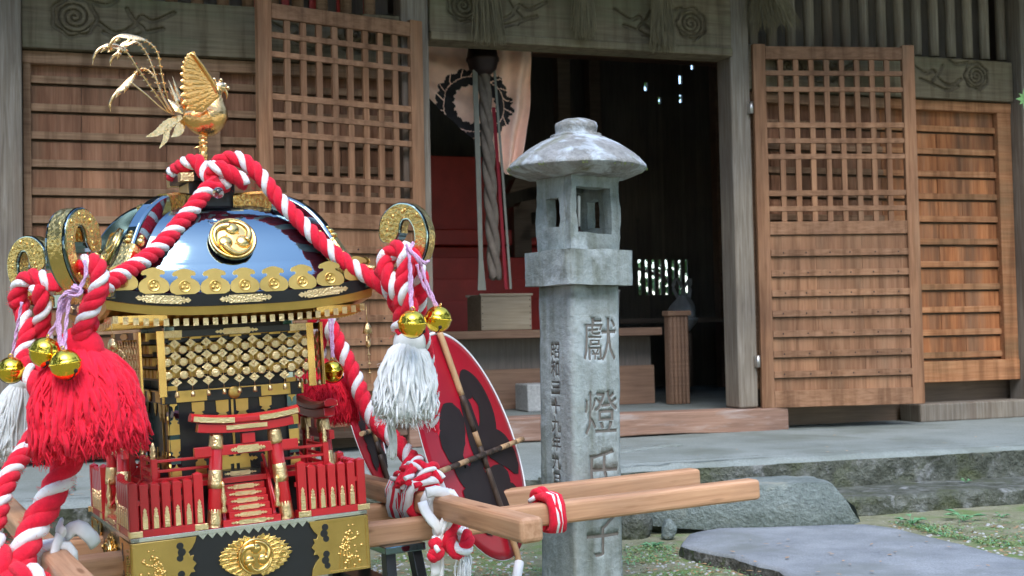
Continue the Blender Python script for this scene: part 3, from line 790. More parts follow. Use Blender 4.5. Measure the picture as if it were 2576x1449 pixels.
for k in range(4):
    for i, p in enumerate(w): 
        q = noise.noise_vector(Vector((p.x*25, p.y*25, k*3.1)))*.014*(k > 0)
        e.append(Vector((p.x + q.x, p.y + q.y, zs - .010 - k*.022)))
m.add(e, [((k+1)*n+i, (k+1)*n+(i+1) % n, k*n+(i+1) % n, k*n+i) for k in range(3) for i in range(n)], 1, True)
bm = bmesh.new()
sl_o = m.build('path', [M['slab'], M['slabedge']]); struct(sl_o)
bm.from_mesh(sl_o.data); bmesh.ops.recalc_face_normals(bm, faces=bm.faces); bm.to_mesh(sl_o.data); bm.free()
# small ground cover: tiny leaves, as stuff
def leaf(m, c, d, L, w, mi=0, droop=.3):
    d = d.normalized(); s = d.cross(Vector((0, 0, 1)));
    if s.length < 1e-3: s = Vector((1, 0, 0))
    s.normalize(); a, b = c + d*L*.5, c + d*L - Vector((0, 0, droop*L))
    m.add([c, a + s*w, b, a - s*w], [(0, 1, 2, 3)], mi, True)
m = MB(); rnd = random.Random(3)
def scatter(cnt, poly, z, Ls):
    for _ in range(cnt):
        a, b = rnd.random(), rnd.random()
        p0, p1, p2, p3 = poly
        x = (p0[0]*(1-a) + p1[0]*a)*(1-b) + (p3[0]*(1-a) + p2[0]*a)*b; y = (p0[1]*(1-a) + p1[1]*a)*(1-b) + (p3[1]*(1-a) + p2[1]*a)*b
        c = G(x, y, z)
        if noise.noise(c*4.0) < .0 and rnd.random() < .85: continue
        for k in range(rnd.randint(1, 4)):
            an = rnd.uniform(0, 6.28); leaf(m, c + Vector((rnd.uniform(-.012, .012), rnd.uniform(-.012, .012), .004)), Vector((math.cos(an), math.sin(an), rnd.uniform(.2, 1.1))), rnd.uniform(*Ls), rnd.uniform(.0015, .0032), 0 if rnd.random() < .45 else 1)
scatter(1500, [(1570, 1372), (1720, 1375), (1990, 1449), (1570, 1449)], .004, (.004, .012))
scatter(1100, [(1570, 1400), (1900, 1440), (1990, 1520), (1500, 1520)], .008, (.004, .010))
scatter(800, [(940, 1385), (1360, 1385), (1360, 1460), (940, 1460)], .006, (.005, .012))
scatter(1200, [(2230, 1315), (2576, 1300), (2600, 1400), (2350, 1345)], .0, (.005, .014))
o = m.build('ground_cover', [M['weed'], M['grass']]); o['kind'] = 'stuff'; o['label'] = 'moss and tiny green seedlings growing on the soil'; o['category'] = 'ground cover'
m = MB()
for _ in range(900):
    x, y = rnd.choice([(rnd.uniform(1570, 1980), rnd.uniform(1375, 1449)), (rnd.uniform(2240, 2600), rnd.uniform(1316, 1400)), (rnd.uniform(940, 1350), rnd.uniform(1390, 1449))])
    c = G(x, y, .0); an = rnd.uniform(0, 6.28)
    if rnd.random() < .5:
        leaf(m, c, Vector((math.cos(an), math.sin(an), .15)), rnd.uniform(.012, .03), rnd.uniform(.004, .009), 0, .05)
    else:
        m.merge(MB().ball((0, 0, 0), rnd.uniform(.003, .008), 5, 1, (1, 1.2, .6)), T(*c))
for _ in range(70):
    x, y, z = rnd.choice([(rnd.uniform(1750, 2500), rnd.uniform(1330, 1449), .05), (rnd.uniform(1500, 2570), rnd.uniform(1085, 1150), .205), (rnd.uniform(160, 260), rnd.uniform(1160, 1250), .205)])
    if z < .1 and y < 1325 + max(0, x - 2200)*.26: continue
    an = rnd.uniform(0, 6.28); leaf(m, G(x, y, z), Vector((math.cos(an), math.sin(an), .12)), rnd.uniform(.012, .03), rnd.uniform(.003, .007), 0, .05)
o = m.build('litter', [M['bamboo'], M['cblock']]); o['kind'] = 'stuff'; o['label'] = 'dry leaf litter and pebbles scattered on the soil'; o['category'] = 'leaf litter'
LBW = ['small green weed at the foot of the mossy step beside the rock', 'broad leaved weed at the foot of the mossy step', 'tiny weed growing on the mossy lower step', 'small green weed at the right end of the step', 'leafy weed between the lantern and the small upright stone']
for k, (x, y, z, n, L) in enumerate(((2295, 1318, .0, 9, .055), (2425, 1310, .0, 8, .065), (2430, 1214, .07, 8, .03), (2520, 1302, .0, 7, .03), (1640, 1378, .0, 14, .035))):
    m = MB(); c = G(x, y, z)
    for i in range(n):
        an = i*2.4 + rnd.uniform(-.3, .3); d = Vector((math.cos(an), math.sin(an), rnd.uniform(.5, 1.2))).normalized()
        s0 = c + d*L*rnd.uniform(.3, .6); m.tube([c, s0], .0012, 4, 0, caps=False); leaf(m, s0, Vector((math.cos(an), math.sin(an), .35)), L*rnd.uniform(.6, 1), L*.22, 0, .25)
    o = m.build('weed', M['weed']); tag(o, LBW[k], 'weed', 'weeds along the step')
# ------------------------------------------------------------------ stone lantern
LF = T(.1815, 3.75, 0) @ Matrix.Rotation(R(.57), 4, 'Y') @ Matrix.Rotation(R(33), 4, 'Z')
lan = thing('stone_lantern', 'tall lichen covered granite lantern with a round cap and carved pillar', 'stone lantern', (0, 0, 0), LF)
def stone_box(m, s, z0, z1, nz, amp=.004, wx=None, n=14):
    """rounded square column with noise"""
    rows = []
    for k in range(nz + 1):
        z = z0 + (z1 - z0)*k/nz; row = []
        for i in range(4*n):
            f = i//n; t = (i % n)/n*2 - 1
            h = s/2
            x, y = [(t*h, -h), (h, t*h), (-t*h, h), (-h, -t*h)][f]
            c = abs(t); rr = 1 - .035*max(0, (c - .8)/.2)**2
            p = Vector((x*rr, y*rr, z)); nv = noise.noise_vector(p*11); p2 = p + nv*amp + noise.noise_vector(p*37)*amp*.5
            row.append(p2)
        rows.append(row)
    N = 4*n
    m.add([p for r in rows for p in r], [(k*N+i, k*N+(i+1) % N, (k+1)*N+(i+1) % N, (k+1)*N+i) for k in range(nz) for i in range(N)], 0, True)
    m.add([p for p in rows[-1]], [tuple(range(N))], 0, False); m.add([p for p in rows[0]], [tuple(range(N))[::-1]], 0, False)
    return m
pillar = stone_box(MB(), .168, -.05, .858, 40, .0025).build('pillar', M['lantern'], lan)
m = stone_box(MB(), .232, .853, .951, 10, .004)
m.v = [Vector((p.x, p.y, p.z)) if True else p for p in m.v]
m.build('middle_platform', M['lantern'], lan, bevel=.01)
# firebox: four corner posts, sill, lintel, walls with openings
s = .172; h = s/2
def wallpiece(m, face, a0, a1, z0, z1, th=.03):
    nx = max(2, int((a1-a0)/.012)); nz = max(2, int((z1-z0)/.012))
    k = MB()
    c = MB().bb(a0, a1, -h, -h + th, z0, z1)
    k.grid(lambda u, v: (a0 + (a1-a0)*u, -h, z0 + (z1-z0)*v), nx, nz)
    k.grid(lambda u, v: (a0 + (a1-a0)*u, -h + th, z0 + (z1-z0)*v), nx, nz, flip=True)
    k.grid(lambda u, v: (a0, -h + th*(1-u), z0 + (z1-z0)*v), 2, nz); k.grid(lambda u, v: (a1, -h + th*u, z0 + (z1-z0)*v), 2, nz)
    k.grid(lambda u, v: (a0 + (a1-a0)*u, -h + th*v, z1), nx, 2); k.grid(lambda u, v: (a0 + (a1-a0)*u, -h + th*(1-v), z0), nx, 2)
    m.merge(k, Matrix.Rotation(face*math.pi/2, 4, 'Z'))
m = MB(); z0, z1 = .949, 1.170
for f in (0, 2):
    wallpiece(m, f, -h + .001, -.064, z0, z1); wallpiece(m, f, .054, h - .001, z0, z1); wallpiece(m, f, -.064, .054, z0, .998); wallpiece(m, f, -.064, .054, 1.128, z1)
for f in (1, 3):
    wallpiece(m, f, -h + .031, -.030, z0, z1); wallpiece(m, f, .030, h - .031, z0, z1); wallpiece(m, f, -.030, .030, z0, 1.02); wallpiece(m, f, -.030, .030, 1.10, z1)
m.v = [p + noise.noise_vector(p*14)*.006 + noise.noise_vector(p*40)*.003 for p in m.v]
m.build('firebox', M['lantern'], lan)
# cap
m = MB()
prof = [(.02, 1.164), (.10, 1.159), (.15, 1.163), (.19, 1.177), (.201, 1.186), (.200, 1.192), (.192, 1.201), (.178, 1.215), (.152, 1.236), (.120, 1.257), (.092, 1.272), (.074, 1.279), (.0735, 1.285), (.060, 1.2855), (.0585, 1.292), (.0615, 1.310), (.058, 1.320), (.04, 1.328), (.018, 1.333), (.002, 1.335)]
pp = []
for a, b in zip(prof, prof[1:]):
    for k in range(3): pp.append((a[0] + (b[0]-a[0])*k/3, a[1] + (b[1]-a[1])*k/3))
pp.append(prof[-1])
m.lathe(pp, (0, 0, 0), 96)
m.v = [p + noise.noise_vector(p*7)*.0045 + noise.noise_vector(p*60)*.0022 for p in m.v]
m.build('cap', M['lantern_cap'], lan)
m = MB(); rnd = random.Random(5)
for _ in range(60):
    a = rnd.uniform(0, 6.28); r = rnd.choice((.2, .195, rnd.uniform(.06, .19))); z = 1.18 if r > .19 else 1.283 - (r - .06)*.62
    c = Vector((r*math.cos(a), r*math.sin(a), z))
    for k in range(4): m.tube([c, c + Vector((rnd.uniform(-.006, .006), rnd.uniform(-.006, .006), rnd.uniform(.002, .009)))], .0008, 3, 0, caps=False)
m.build('moss_tuft', M['grass'], lan)
def text(body, size, Mx, ext=.001, off=0.0):
    c = bpy.data.curves.new('txt', 'FONT'); c.body = body; c.size = size; c.align_x = 'CENTER'; c.align_y = 'CENTER'; c.extrude = ext; c.offset = off
    o = bpy.data.objects.new('txt', c); COL.objects.link(o)
    dg = bpy.context.evaluated_depsgraph_get(); me = bpy.data.meshes.new_from_object(o.evaluated_get(dg))
    m = MB(); m.add([Mx @ v.co for v in me.vertices], [list(p.vertices) for p in me.polygons])
    bpy.data.objects.remove(o); bpy.data.curves.remove(c); bpy.data.meshes.remove(me)
    return m
FX = Matrix(((1, 0, 0, 0), (0, 0, -1, 0), (0, 1, 0, 0), (0, 0, 0, 1)))   # text plane -> facing -Y
cut, fl = MB(), MB()
for ch, z in (('獻', .69), ('燈', .485), ('氏', .32), ('子', .145)):
    m = text(ch, .132, T(.012, -.0845, z) @ FX @ Matrix.Diagonal((.92, 1, 1, 1)), .0032, -.0002)
    w = lambda p: Vector((noise.noise(Vector((p.x*34, 0, p.z*34)))*.0026, 0, noise.noise(Vector((p.x*34, 7, p.z*34)))*.0026))
    m.v = [p + w(p) for p in m.v]; cut.merge(m)
for k, ch in enumerate('昭和三十九年九月'):
    cut.merge(text(ch, .047, Matrix.Rotation(-math.pi/2, 4, 'Z') @ T(0, -.0845, .665 - k*.052) @ FX, .0032, 0))
co = cut.build('carving_cut', M['carved'], lan)
bm_ = bmesh.new(); bm_.from_mesh(co.data); bmesh.ops.remove_doubles(bm_, verts=bm_.verts, dist=1e-6); bmesh.ops.recalc_face_normals(bm_, faces=bm_.faces); bm_.to_mesh(co.data); bm_.free()
bm_ = bmesh.new(); bm_.from_mesh(pillar.data); bmesh.ops.remove_doubles(bm_, verts=bm_.verts, dist=1e-6); bmesh.ops.recalc_face_normals(bm_, faces=bm_.faces); bm_.to_mesh(pillar.data); bm_.free()
md = pillar.modifiers.new('cut', 'BOOLEAN'); md.operation = 'DIFFERENCE'; md.solver = 'EXACT'; md.object = co; md.use_self = True
try: md.material_mode = 'TRANSFER'
except Exception: pass
bpy.context.view_layer.update()
dg = bpy.context.evaluated_depsgraph_get(); me = bpy.data.meshes.new_from_object(pillar.evaluated_get(dg))
pillar.modifiers.remove(md)
zz_ = [v.co.z for v in me.vertices]
if len(me.polygons) > len(pillar.data.polygons)*.9 and max(zz_) - min(zz_) > .85: pillar.data = me
bpy.data.objects.remove(co)
t = thing('candle', 'white candle on a spike standing inside the lantern firebox', 'candle', (-.02, -.03, 1.005), LF)
MB().lathe([(.0032, 0), (.0045, .085), (.002, .088)], (-.02, -.035, 1.02), 10).build('wax', M['wax'], t)
MB().lathe([(.012, 0), (.012, .003), (.003, .006), (.003, .016)], (-.02, -.035, 1.004), 12).build('spike', M['iron'], t)
# ------------------------------------------------------------------ the portable shrine (X right, Y back, Z up, origin on the base)
MI = MF.inverted(); CM = MI @ Vector((0, 0, HC))
def QY(x, y, Y=0.0):
    d = MI.to_3x3() @ (_f + CR*((x-1288)/FPX) - CU*((y-724.5)/FPX)); return CM + d*((Y - CM.y)/d.y)
ps = thing('portable_shrine', 'black and gold portable shrine with red fence and golden phoenix, resting on a black stool', 'portable shrine', (0, 0, -.127), MF)
def four(o):
    for k in (1, 2, 3):
        c = copyobj(o, o.parent); c.matrix_basis = Matrix.Rotation(k*math.pi/2, 4, 'Z') @ o.matrix_basis
        for g in kids(o): copyobj(g, c)
    return o
B_ = dict(parent=ps)
# base block
MB().bb(-.249, .249, -.249, .249, -.127, -.008).build('base', M['blacks'], ps, bevel=.002)
m = MB().bb(-.254, .254, -.254, -.236, -.0075, .001)
for k in range(13):
    x = -.117 + k*.0195
    if x > .12: break
    m.prism([(0, 0), (.0195, 0), (.00975, -.011)], (x, 0, -.0076), X_, Z_, Y_, -.2515, -.2495)
four(m.build('edge_strip', M['silver'], ps, bevel=.0006))
MB().bb(-.236, .236, -.236, .236, -.0078, .0005).build('base_top', M['red'], ps)
pl = [(-.2525, -.009), (-.121, -.009), (-.124, -.020), (-.131, -.032), (-.139, -.040), (-.136, -.048), (-.128, -.047), (-.131, -.056), (-.1235, -.065), (-.131, -.074), (-.127, -.082), (-.136, -.082), (-.140, -.089), (-.131, -.098), (-.124, -.111), (-.121, -.127), (-.2525, -.127)]
def dome(mb, c, r, an, h=.4, mi=0, n=6):
    an = Vector(an); a = Vector((1, 0, 0)) if abs(an.x) < .5 else Vector((0, 1, 0)); b = an.cross(a)
    vs = [Vector(c)+an*r*h*0 + (a*math.cos(6.283*i/8) + b*math.sin(6.283*i/8))*r for i in range(8)] + [Vector(c) + an*r*h*.8 + (a*math.cos(6.283*i/8) + b*math.sin(6.283*i/8))*r*.6 for i in range(8)] + [Vector(c) + an*r*h]
    fs = [(i, (i+1) % 8, 8+(i+1) % 8, 8+i) for i in range(8)] + [(8+i, 8+(i+1) % 8, 16) for i in range(8)]
    q = MB().add(vs, fs, mi, True)
    if (vs[1]-vs[0]).cross(vs[8]-vs[0]).dot(an + (vs[0]-Vector(c)).normalized()) < 0: q.f = [list(f)[::-1] for f in q.f]
    mb.merge(q)
for sg in (-1, 1):
    m = MB(); m.prism([(-sg*x if sg > 0 else x, z) for x, z in pl], (0, 0, 0), X_, Z_, Y_, -.2545, -.2495)
    xs = lambda x: x*(-sg)
    m.bb(min(xs(-.2525), xs(-.162)), max(xs(-.2525), xs(-.162)), -.2562, -.2546, -.016, -.0095); m.bb(min(xs(-.2525), xs(-.165)), max(xs(-.2525), xs(-.165)), -.2562, -.2546, -.1265, -.121)
    m.bb(min(xs(-.2525), xs(-.2475)), max(xs(-.2525), xs(-.2475)), -.2562, -.2546, -.120, -.0165)
    rr = random.Random(11)
    for q in range(70):
        cl = rr.choice(((-.215, -.05, .018), (-.205, -.085, .02), (-.212, -.105, .014), (-.2, -.065, .012)))
        dome(m, (xs(cl[0] + rr.gauss(0, cl[2]*.6)), -.2544, cl[1] + rr.gauss(0, cl[2]*.55)), rr.uniform(.0022, .0045), (0, -1, 0), .7)
    for q in range(5): m.tube([(xs(-.22 + q*.009), -.2548, -.118), (xs(-.214 + q*.006), -.2552, -.09 + q*.004)], .0012, 5)
    o = m.build('corner_plate', M['gold'], ps, bevel=.0008)
    m = MB()
    for z in (-.038, -.096):
        for dx, dz, r in ((-.156, .013, .0075), (-.153, 0, .0085), (-.157, -.012, .007)):
            c = (xs(dx), -.2546, z + dz); m.prism([(r*math.cos(a*.5236), r*math.sin(a*.5236)) for a in range(12)], c, X_, Z_, Y_, -.0004, .0)
    m.build('cut_out', M['blacks'], o)
    four(o)
def tomoe(mb, c, ax, az, an, Rr, mi=0, rim=True, a0=90, dot=False):
    c, ax, az, an = Vector(c), Vector(ax), Vector(az), Vector(an)
    q = MB()
    q.lathe([(Rr, 0), (Rr, Rr*.14), (Rr*.98, Rr*.2), (Rr*.90, Rr*.22), (Rr*.86, Rr*.16), (Rr*.6, Rr*.2), (.0005, Rr*.23)], (0, 0, 0), 36)
    for k in range(3):
        th = R(a0 + k*120)
        hd = Vector((math.cos(th), math.sin(th), 0))*Rr*.43
        q.ball(hd + Vector((0, 0, Rr*.2)), Rr*.31, 10, 0, (1, 1, .45))
        pts, rr = [], []
        for i in range(16):
            t = i/15; a = th + R(8) + t*R(118); rad = Rr*(.55 + .25*min(1, t*2.2)); pts.append((rad*math.cos(a), rad*math.sin(a), Rr*.2)); rr.append(Rr*.19*(1-t)**.8 + Rr*.015)
        q.tube(pts, rr, 8, 0)
        if dot: q.ball(Vector((math.cos(th + R(70)), math.sin(th + R(70)), 0))*Rr*.3 + Vector((0, 0, Rr*.22)), Rr*.045, 6)
    Mx = Matrix(((ax.x, az.x, an.x, c.x), (ax.y, az.y, an.y, c.y), (ax.z, az.z, an.z, c.z), (0, 0, 0, 1)))
    mb.merge(q, Mx)
m = MB()
pet = []
N = 72
for i in range(N):
    a = 2*math.pi*i/N
    lobx = .040 + .036*abs(math.cos(a))**.6; lobz = .046
    r = 1 + .07*math.cos(i*math.pi*.99)
    pet.append((lobx*math.cos(a)*r, (lobz*math.sin(a) if abs(math.cos(a)) > .25 else lobz*.86*math.sin(a))*r))
m.prism(pet, (0, 0, -.066), X_, Z_, Y_, -.2535, -.2495)
for sg in (-1, 1):
    for i in range(9):
        a = R(-64 + i*16); p0 = Vector((sg*(.03*math.cos(a)), -.254, -.066 + .03*math.sin(a))); p1 = Vector((sg*(.072*math.cos(a)), -.254, -.066 + .043*math.sin(a)))
        m.tube([p0, p0.lerp(p1, .6), p1], [.0014, .0028, .0012], 6)
o = m.build('flower_plate', M['goldr'], ps, bevel=.0006)
m = MB(); tomoe(m, (0, -.2538, -.066), X_, Z_, -Y_, .0385); m.build('base_crest', M['gold'], o)
four(o)
# fence of red pickets
def picket_fit(mb, x, y, w, h):
    """gold finial shaped fitting on the lower front of a picket"""
    pts = [(-w, 0), (w, 0), (w, .6*h), (.62*w, .64*h), (.9*w, .70*h), (.5*w, .78*h), (.75*w, .86*h), (0, h), (-.75*w, .86*h), (-.5*w, .78*h), (-.9*w, .70*h), (-.62*w, .64*h), (-w, .6*h)]
    mb.prism(pts, (x, y, .017), X_, Z_, Y_, -.0016, .001, 1)
for sg in (-1, 1):
    xs = [sg*(.245 - .0223*k) for k in range(7)]
    fr = MB(); a, b = sorted((sg*.251, sg*.1)); fr.bb(a, b, -.2535, -.226, .0012, .016); fr.bb(a, b, -.236, -.228, .066, .076)
    for x in (xs[0], xs[-1]): fr.merge(MB().bb(x - .014, x + .02*sg*-1 + (.014 if sg < 0 else .0), -.2555, -.2536, .002, .0145, 1)) if False else fr.bb(min(x - .012, x + .016), max(x - .012, x + .016), -.2555, -.2537, .002, .0148, 1)
    rail = fr.build('fence_rail', [M['red'], M['goldf']], ps, bevel=.0008)
    for k, x in enumerate(xs):
        hh = .118 if k == 6 else (.108 if k else .112); w = .0085 if k not in (0, 6) else .0095
        m = MB(); m.bb(x - w, x + w, -.2525, -.2365, .0162, hh)
        m.add([(x - w, -.2525, hh), (x + w, -.2525, hh), (x + w, -.2365, hh), (x - w, -.2365, hh), (x, -.2445, hh + .005)], [(0, 1, 4), (1, 2, 4), (2, 3, 4), (3, 0, 4)], 0)
        picket_fit(m, x, -.2526, .0052, .044 if k != 6 else .05)
        m.build('picket', [M['red'], M['goldf']], rail, bevel=.0007)
    four(rail)
# torii
m = MB(); m.lathe([(.0138, 0), (.0125, .19)], (0, 0, 0), 16)
t_ = MB()
for sg in (-1, 1):
    p0, p1 = Vector((sg*.079, -.236, .0)), Vector((sg*.062, -.226, .196))
    t_.tube([p0, p0.lerp(p1, .5), p1], [.0150, .0143, .0134], 16)
t_.bb(-.112, .112, -.236, -.224, .150, .171)
t_.bb(-.010, .018, -.238, -.222, .1715, .193)
tor = t_.build('torii', M['red'], ps, bevel=.001)
m = MB(); pts = [(-.12 + .24*i/16, -.230, .206 + .011*abs((i-8)/8)**2.2) for i in range(17)]
m.sweep(pts, [(-.013, .0095), (.013, .0095), (.0155, .013), (.0155, .021), (.006, .027), (-.006, .027), (-.0155, .021), (-.0155, .013)])
pts = [(-.104 + .208*i/16, -.230, .196 + .009*abs((i-8)/9)**2.2) for i in range(17)]
m.sweep(pts, [(-.0125, 0), (.0125, 0), (.0125, .0185), (-.0125, .0185)])
m.build('kasagi', M['red'], tor, bevel=.001)
for a, b in ((-.112, -.026), (.028, .113)):
    m = MB(); pts = [(a + (b-a)*i/6, -.2462, .206 + .011*(abs((a + (b-a)*i/6)/.12))**2.2 + .017) for i in range(7)]
    m.sweep(pts, [(-.001, -.0055), (.001, -.0055), (.001, .0055), (-.001, .0055)]); m.build('gold_strip', M['goldf'], tor)
m = MB(); pts = [(-.044 + .088*i/6, -.2435, .196 + .012) for i in range(7)]; m.sweep(pts, [(-.001, -.0045), (.001, -.0045), (.001, .0045), (-.001, .0045)]); m.build('gold_strip', M['goldf'], tor)
def cart(mb, cx, cz, y, L, h):
    """long ornamental fitting with waisted ends"""
    p = [(-L, 0), (-.9*L, .5*h), (-.82*L, .25*h), (-.74*L, .7*h), (-.66*L, .3*h), (-.58*L, h), (.58*L, h), (.66*L, .3*h), (.74*L, .7*h), (.82*L, .25*h), (.9*L, .5*h), (L, 0)]
    p = p + [(x, -z) for x, z in p[1:-1]][::-1]
    mb.prism(p, (cx, y, cz), X_, Z_, Y_, -.0012, .001)
m = MB(); cart(m, .002, .160, -.237, .038, .0075); m.build('gold_fitting', M['goldf'], tor)
for sg in (-1, 1):
    p0, p1 = Vector((sg*.079, -.236, .0)), Vector((sg*.062, -.226, .196))
    for a, b in ((.01, .25), (.42, .66), (.84, 1.0)):
        q = [p0.lerp(p1, a + (b-a)*i/5) for i in range(6)]
        m = MB(); m.tube(q, [.0156, .0160, .0152, .0152, .0147, .008 if b < 1 else .0138], 14); m.build('post_sleeve', M['goldf'], tor)
four(tor)
# stairs and veranda
st = MB()
for k in range(8): st.bb(-.046 if k else -.062, .046 if k else .062, -.248 + k*.0118, -.13, .001 + k*.0135, .0145 + k*.0135, 0 if k < 6 else 1)
for sg in (-1, 1):
    st.tube(catmull([(sg*.055, -.245, .03), (sg*.055, -.215, .065), (sg*.055, -.165, .125), (sg*.055, -.15, .135)], 5), .0035, 8)
    st.prism([(-.232, .005), (-.15, .005), (-.15, .12), (-.175, .115), (-.2, .09), (-.218, .05)], (sg*.054 - .0035, 0, 0), Y_, Z_, X_, 0, .007)
sto = st.build('stairs', [M['red'], M['blacks']], ps, bevel=.0006)
m = MB()
for k in range(8):
    cart(m, .0, .0078 + k*.0135, -.2484 + k*.0118 - .0005, .036 if k else .046, .0048)
for sg in (-1, 1): m.lathe([(.006, .03), (.0075, .034), (.004, .045), (.007, .06), (.004, .075), (.003, .085), (.0045, .09), (.002, .096)], (sg*.058, -.242, 0), 12)
m.build('step_fitting', M['goldf'], sto)
four(sto)
m = MB().bb(-.19, .19, -.19, .19, .085, .097); m.bb(-.15, .15, -.15, .15, .001, .085, 1); m.build('veranda', [M['red'], M['blacks']], ps, bevel=.001)
for sg in (-1, 1):
    r = MB(); x0, x1 = sorted((sg*.19, sg*.062))
    for z in (.104, .122, .143): r.bb(x0, x1, -.19, -.184, z, z + .006)
    for x in (sg*.188, sg*.064): r.bb(x - .006, x + .006, -.193, -.181, .097, .152)
    rr_ = r.build('balustrade', M['red'], ps, bevel=.0008)
    for x in (sg*.188, sg*.064): g = MB(); g.lathe([(.0065, .1521), (.0045, .156), (.0065, .163), (.004, .168), (.0055, .173), (.003, .180), (.0008, .187)], (x, -.187, 0), 12); g.build('giboshi_finial', M['goldf'], rr_)
    four(rr_)
# body
MB().bb(-.125, .125, -.125, .125, .097, .44).build('body', M['blacks'], ps, bevel=.001)
o = MB().bb(-.142, -.120, -.142, -.120, .0972, .43).build('body_column', M['lacquer'], ps, bevel=.001)
g = MB()
def flame(mb, x, z0, z1, y, w, up=True):
    n = 7; p = [(-w, z0), (w, z0)]
    zz = [(w*.95, .55), (w*.5, .62), (w*.8, .75), (w*.3, .8), (0, 1)]
    q = [(-w, 0), (w, 0)] + zz + [(-a, b) for a, b in zz[:-1]][::-1]
    mb.prism([(a, z0 + (z1-z0)*b) for a, b in q], (x, y, 0), X_, Z_, Y_, -.001, .001)
def fit(fn, name='gold_fitting'):
    g = MB(); fn(g); g.build(name, M['goldm'], o)
for x in (-.131, .131):
    for a, b in ((.10, .132), (.185, .14), (.195, .235), (.30, .245)): fit(lambda g: flame(g, x, a, b, -.1432, .0105))
for x in (-.075, .075): fit(lambda g: flame(g, x, .10, .155, -.127, .012)); fit(lambda g: flame(g, x, .262, .225, -.127, .014))
for x in (-.022, .022): fit(lambda g: flame(g, x, .262, .215, -.127, .014)); fit(lambda g: flame(g, x, .10, .15, -.127, .012))
fit(lambda g: g.bb(-.0025, .0025, -.1285, -.1255, .10, .262), 'door_seam')
fit(lambda g: cart(g, 0, .128, -.131, .05, .008))
four(o)
m = MB().bb(-.155, .155, -.151, -.1262, .262, .2905)
for k in range(4): m.bb(-.150, .150, -.158 - .006*k, -.1262, .312 + k*.027, .3215 + k*.027)
o = m.build('bracket_beam', M['blacks'], ps, bevel=.0008)
for k in range(4):
    g = MB(); g.bb(-.146, .146, -.1605 - .006*k, -.1268, .3215 + k*.027, .3305 + k*.027)
    for q in range(7): g.bb(-.142 + q*.0435, -.116 + q*.0435, -.165 - .006*k, -.1265, .318 + k*.027, .336 + k*.027)
    g.build('bracket', M['goldm'], o, bevel=.0006)
g = MB(); g.bb(-.156, .156, -.1522, -.1511, .286, .2888)
g.bb(-.156, -.06, -.1525, -.1511, .264, .2885); g.bb(.06, .156, -.1525, -.1511, .264, .2885)
g.lathe([(.014, 0), (.014, .003), (.01, .005), (.001, .0055)], (0, -.1515, .277), 18, axis=(0, -1, 0))
g.build('beam_fitting', M['goldm'], o, bevel=.0006)
four(o)
# eaves: square loft
def sqloft(prof, n=20, mi=None, bul=None, cap_top=False):
    """prof: (half size, z, corner lift)"""
    m = MB(); rows = []
    for (w, z, l), b in zip(prof, bul or [0]*len(prof)):
        row = []
        for k in range(4):
            for i in range(n):
                t = -1 + 2*i/n; q = Vector((t*w, -w*(1 + b*(1 - t*t)), z + l*abs(t)**3))
                row.append(Matrix.Rotation(k*math.pi/2, 3, 'Z') @ q)
        rows.append(row)
    N = 4*n
    for j in range(len(rows)-1):
        m.add(rows[j] + rows[j+1], [(i, (i+1) % N, N+(i+1) % N, N+i) for i in range(N)], 0 if mi is None else mi[j], False)
    if cap_top: m.add(rows[-1], [tuple(range(N))], 0 if mi is None else mi[-1])
    return m
def lift(x, w=.288, l=.024): return l*abs(x/w)**3
ev = sqloft([(.155, .430, 0), (.262, .4475, .018), (.264, .4475, .018), (.282, .4475, .022), (.285, .4645, .023), (.2885, .465, .024), (.291, .4905, .025), (.284, .4925, .025)], 24, [0, 0, 0, 0, 0, 1, 1])
eave = ev.build('eave', [M['goldm'], M['blacks']], ps)
for x in (-.17, 0, .17):
    m = MB(); p = []
    L, h = .056, .0082
    q = [(-L, 0), (-.88*L, .7*h), (-.78*L, .35*h), (-.74*L, .9*h), (-.68*L, .5*h), (-.62*L, h), (.62*L, h), (.68*L, .5*h), (.74*L, .9*h), (.78*L, .35*h), (.88*L, .7*h), (L, 0)]
    q = q + [(a, -b) for a, b in q[1:-1]][::-1]
    m.prism([(a, b + lift(x + a)) for a, b in q], (x, -.2912, .478), X_, Z_, Y_, -.0012, .0008)
    four(m.build('band_fitting', M['goldf'], ps))
def ofs(o, M4): o.matrix_local = M4 @ o.matrix_local
m = MB()
for k in range(-13, 14):
    x = k*.0203; m.bb(x - .0048, x + .0048, -.268 + .0, -.16, .4265 + lift(x)*.75, .4405 + lift(x)*.75); 
o = m.build('rafters', M['gold'], ps, bevel=.0006)
m = MB()
for k in range(-13, 14):
    x = k*.0203; m.bb(x - .0055, x + .0055, -.2690, -.2681, .426 + lift(x)*.75, .441 + lift(x)*.75)
m.build('rafter_cap', M['goldf'], o); four(o)
hf = [(0, 0), (.020, 0), (.030, .006), (.0325, .013), (.0325, .022), (.029, .031), (.022, .038), (.0145, .0425), (.0135, .047), (.0165, .0495), (.023, .0485), (.0255, .053), (.0225, .060), (.015, .0635), (.007, .067), (0, .068)]
hf = [(x*.95, z*.78) for x, z in hf]
kp = hf + [(-x, z) for x, z in hf[1:-1]][::-1]
for k in range(-4, 5):
    x = k*.0625
    m = MB(); m.prism(kp, (x, -.2905, .490 + lift(x)), X_, Z_ + Y_*.12, Y_, -.001, .001)
    q = MB(); q.lathe([(.0125, 0), (.0125, .0015), (.0112, .002), (.0105, .0012), (.004, .0018), (.0005, .002)], (0, 0, 0), 20)
    for i in range(3): a = R(90 + 120*i); q.ball((.0052*math.cos(a), .0052*math.sin(a), .0016), .0036, 6, 0, (1, 1, .5))
    m.merge(q, T(x, -.2892, .5062 + lift(x)) @ Matrix.Rotation(R(84), 4, 'X'))
    o = m.build('keyhole_plate', M['goldm'], ps); four(o)
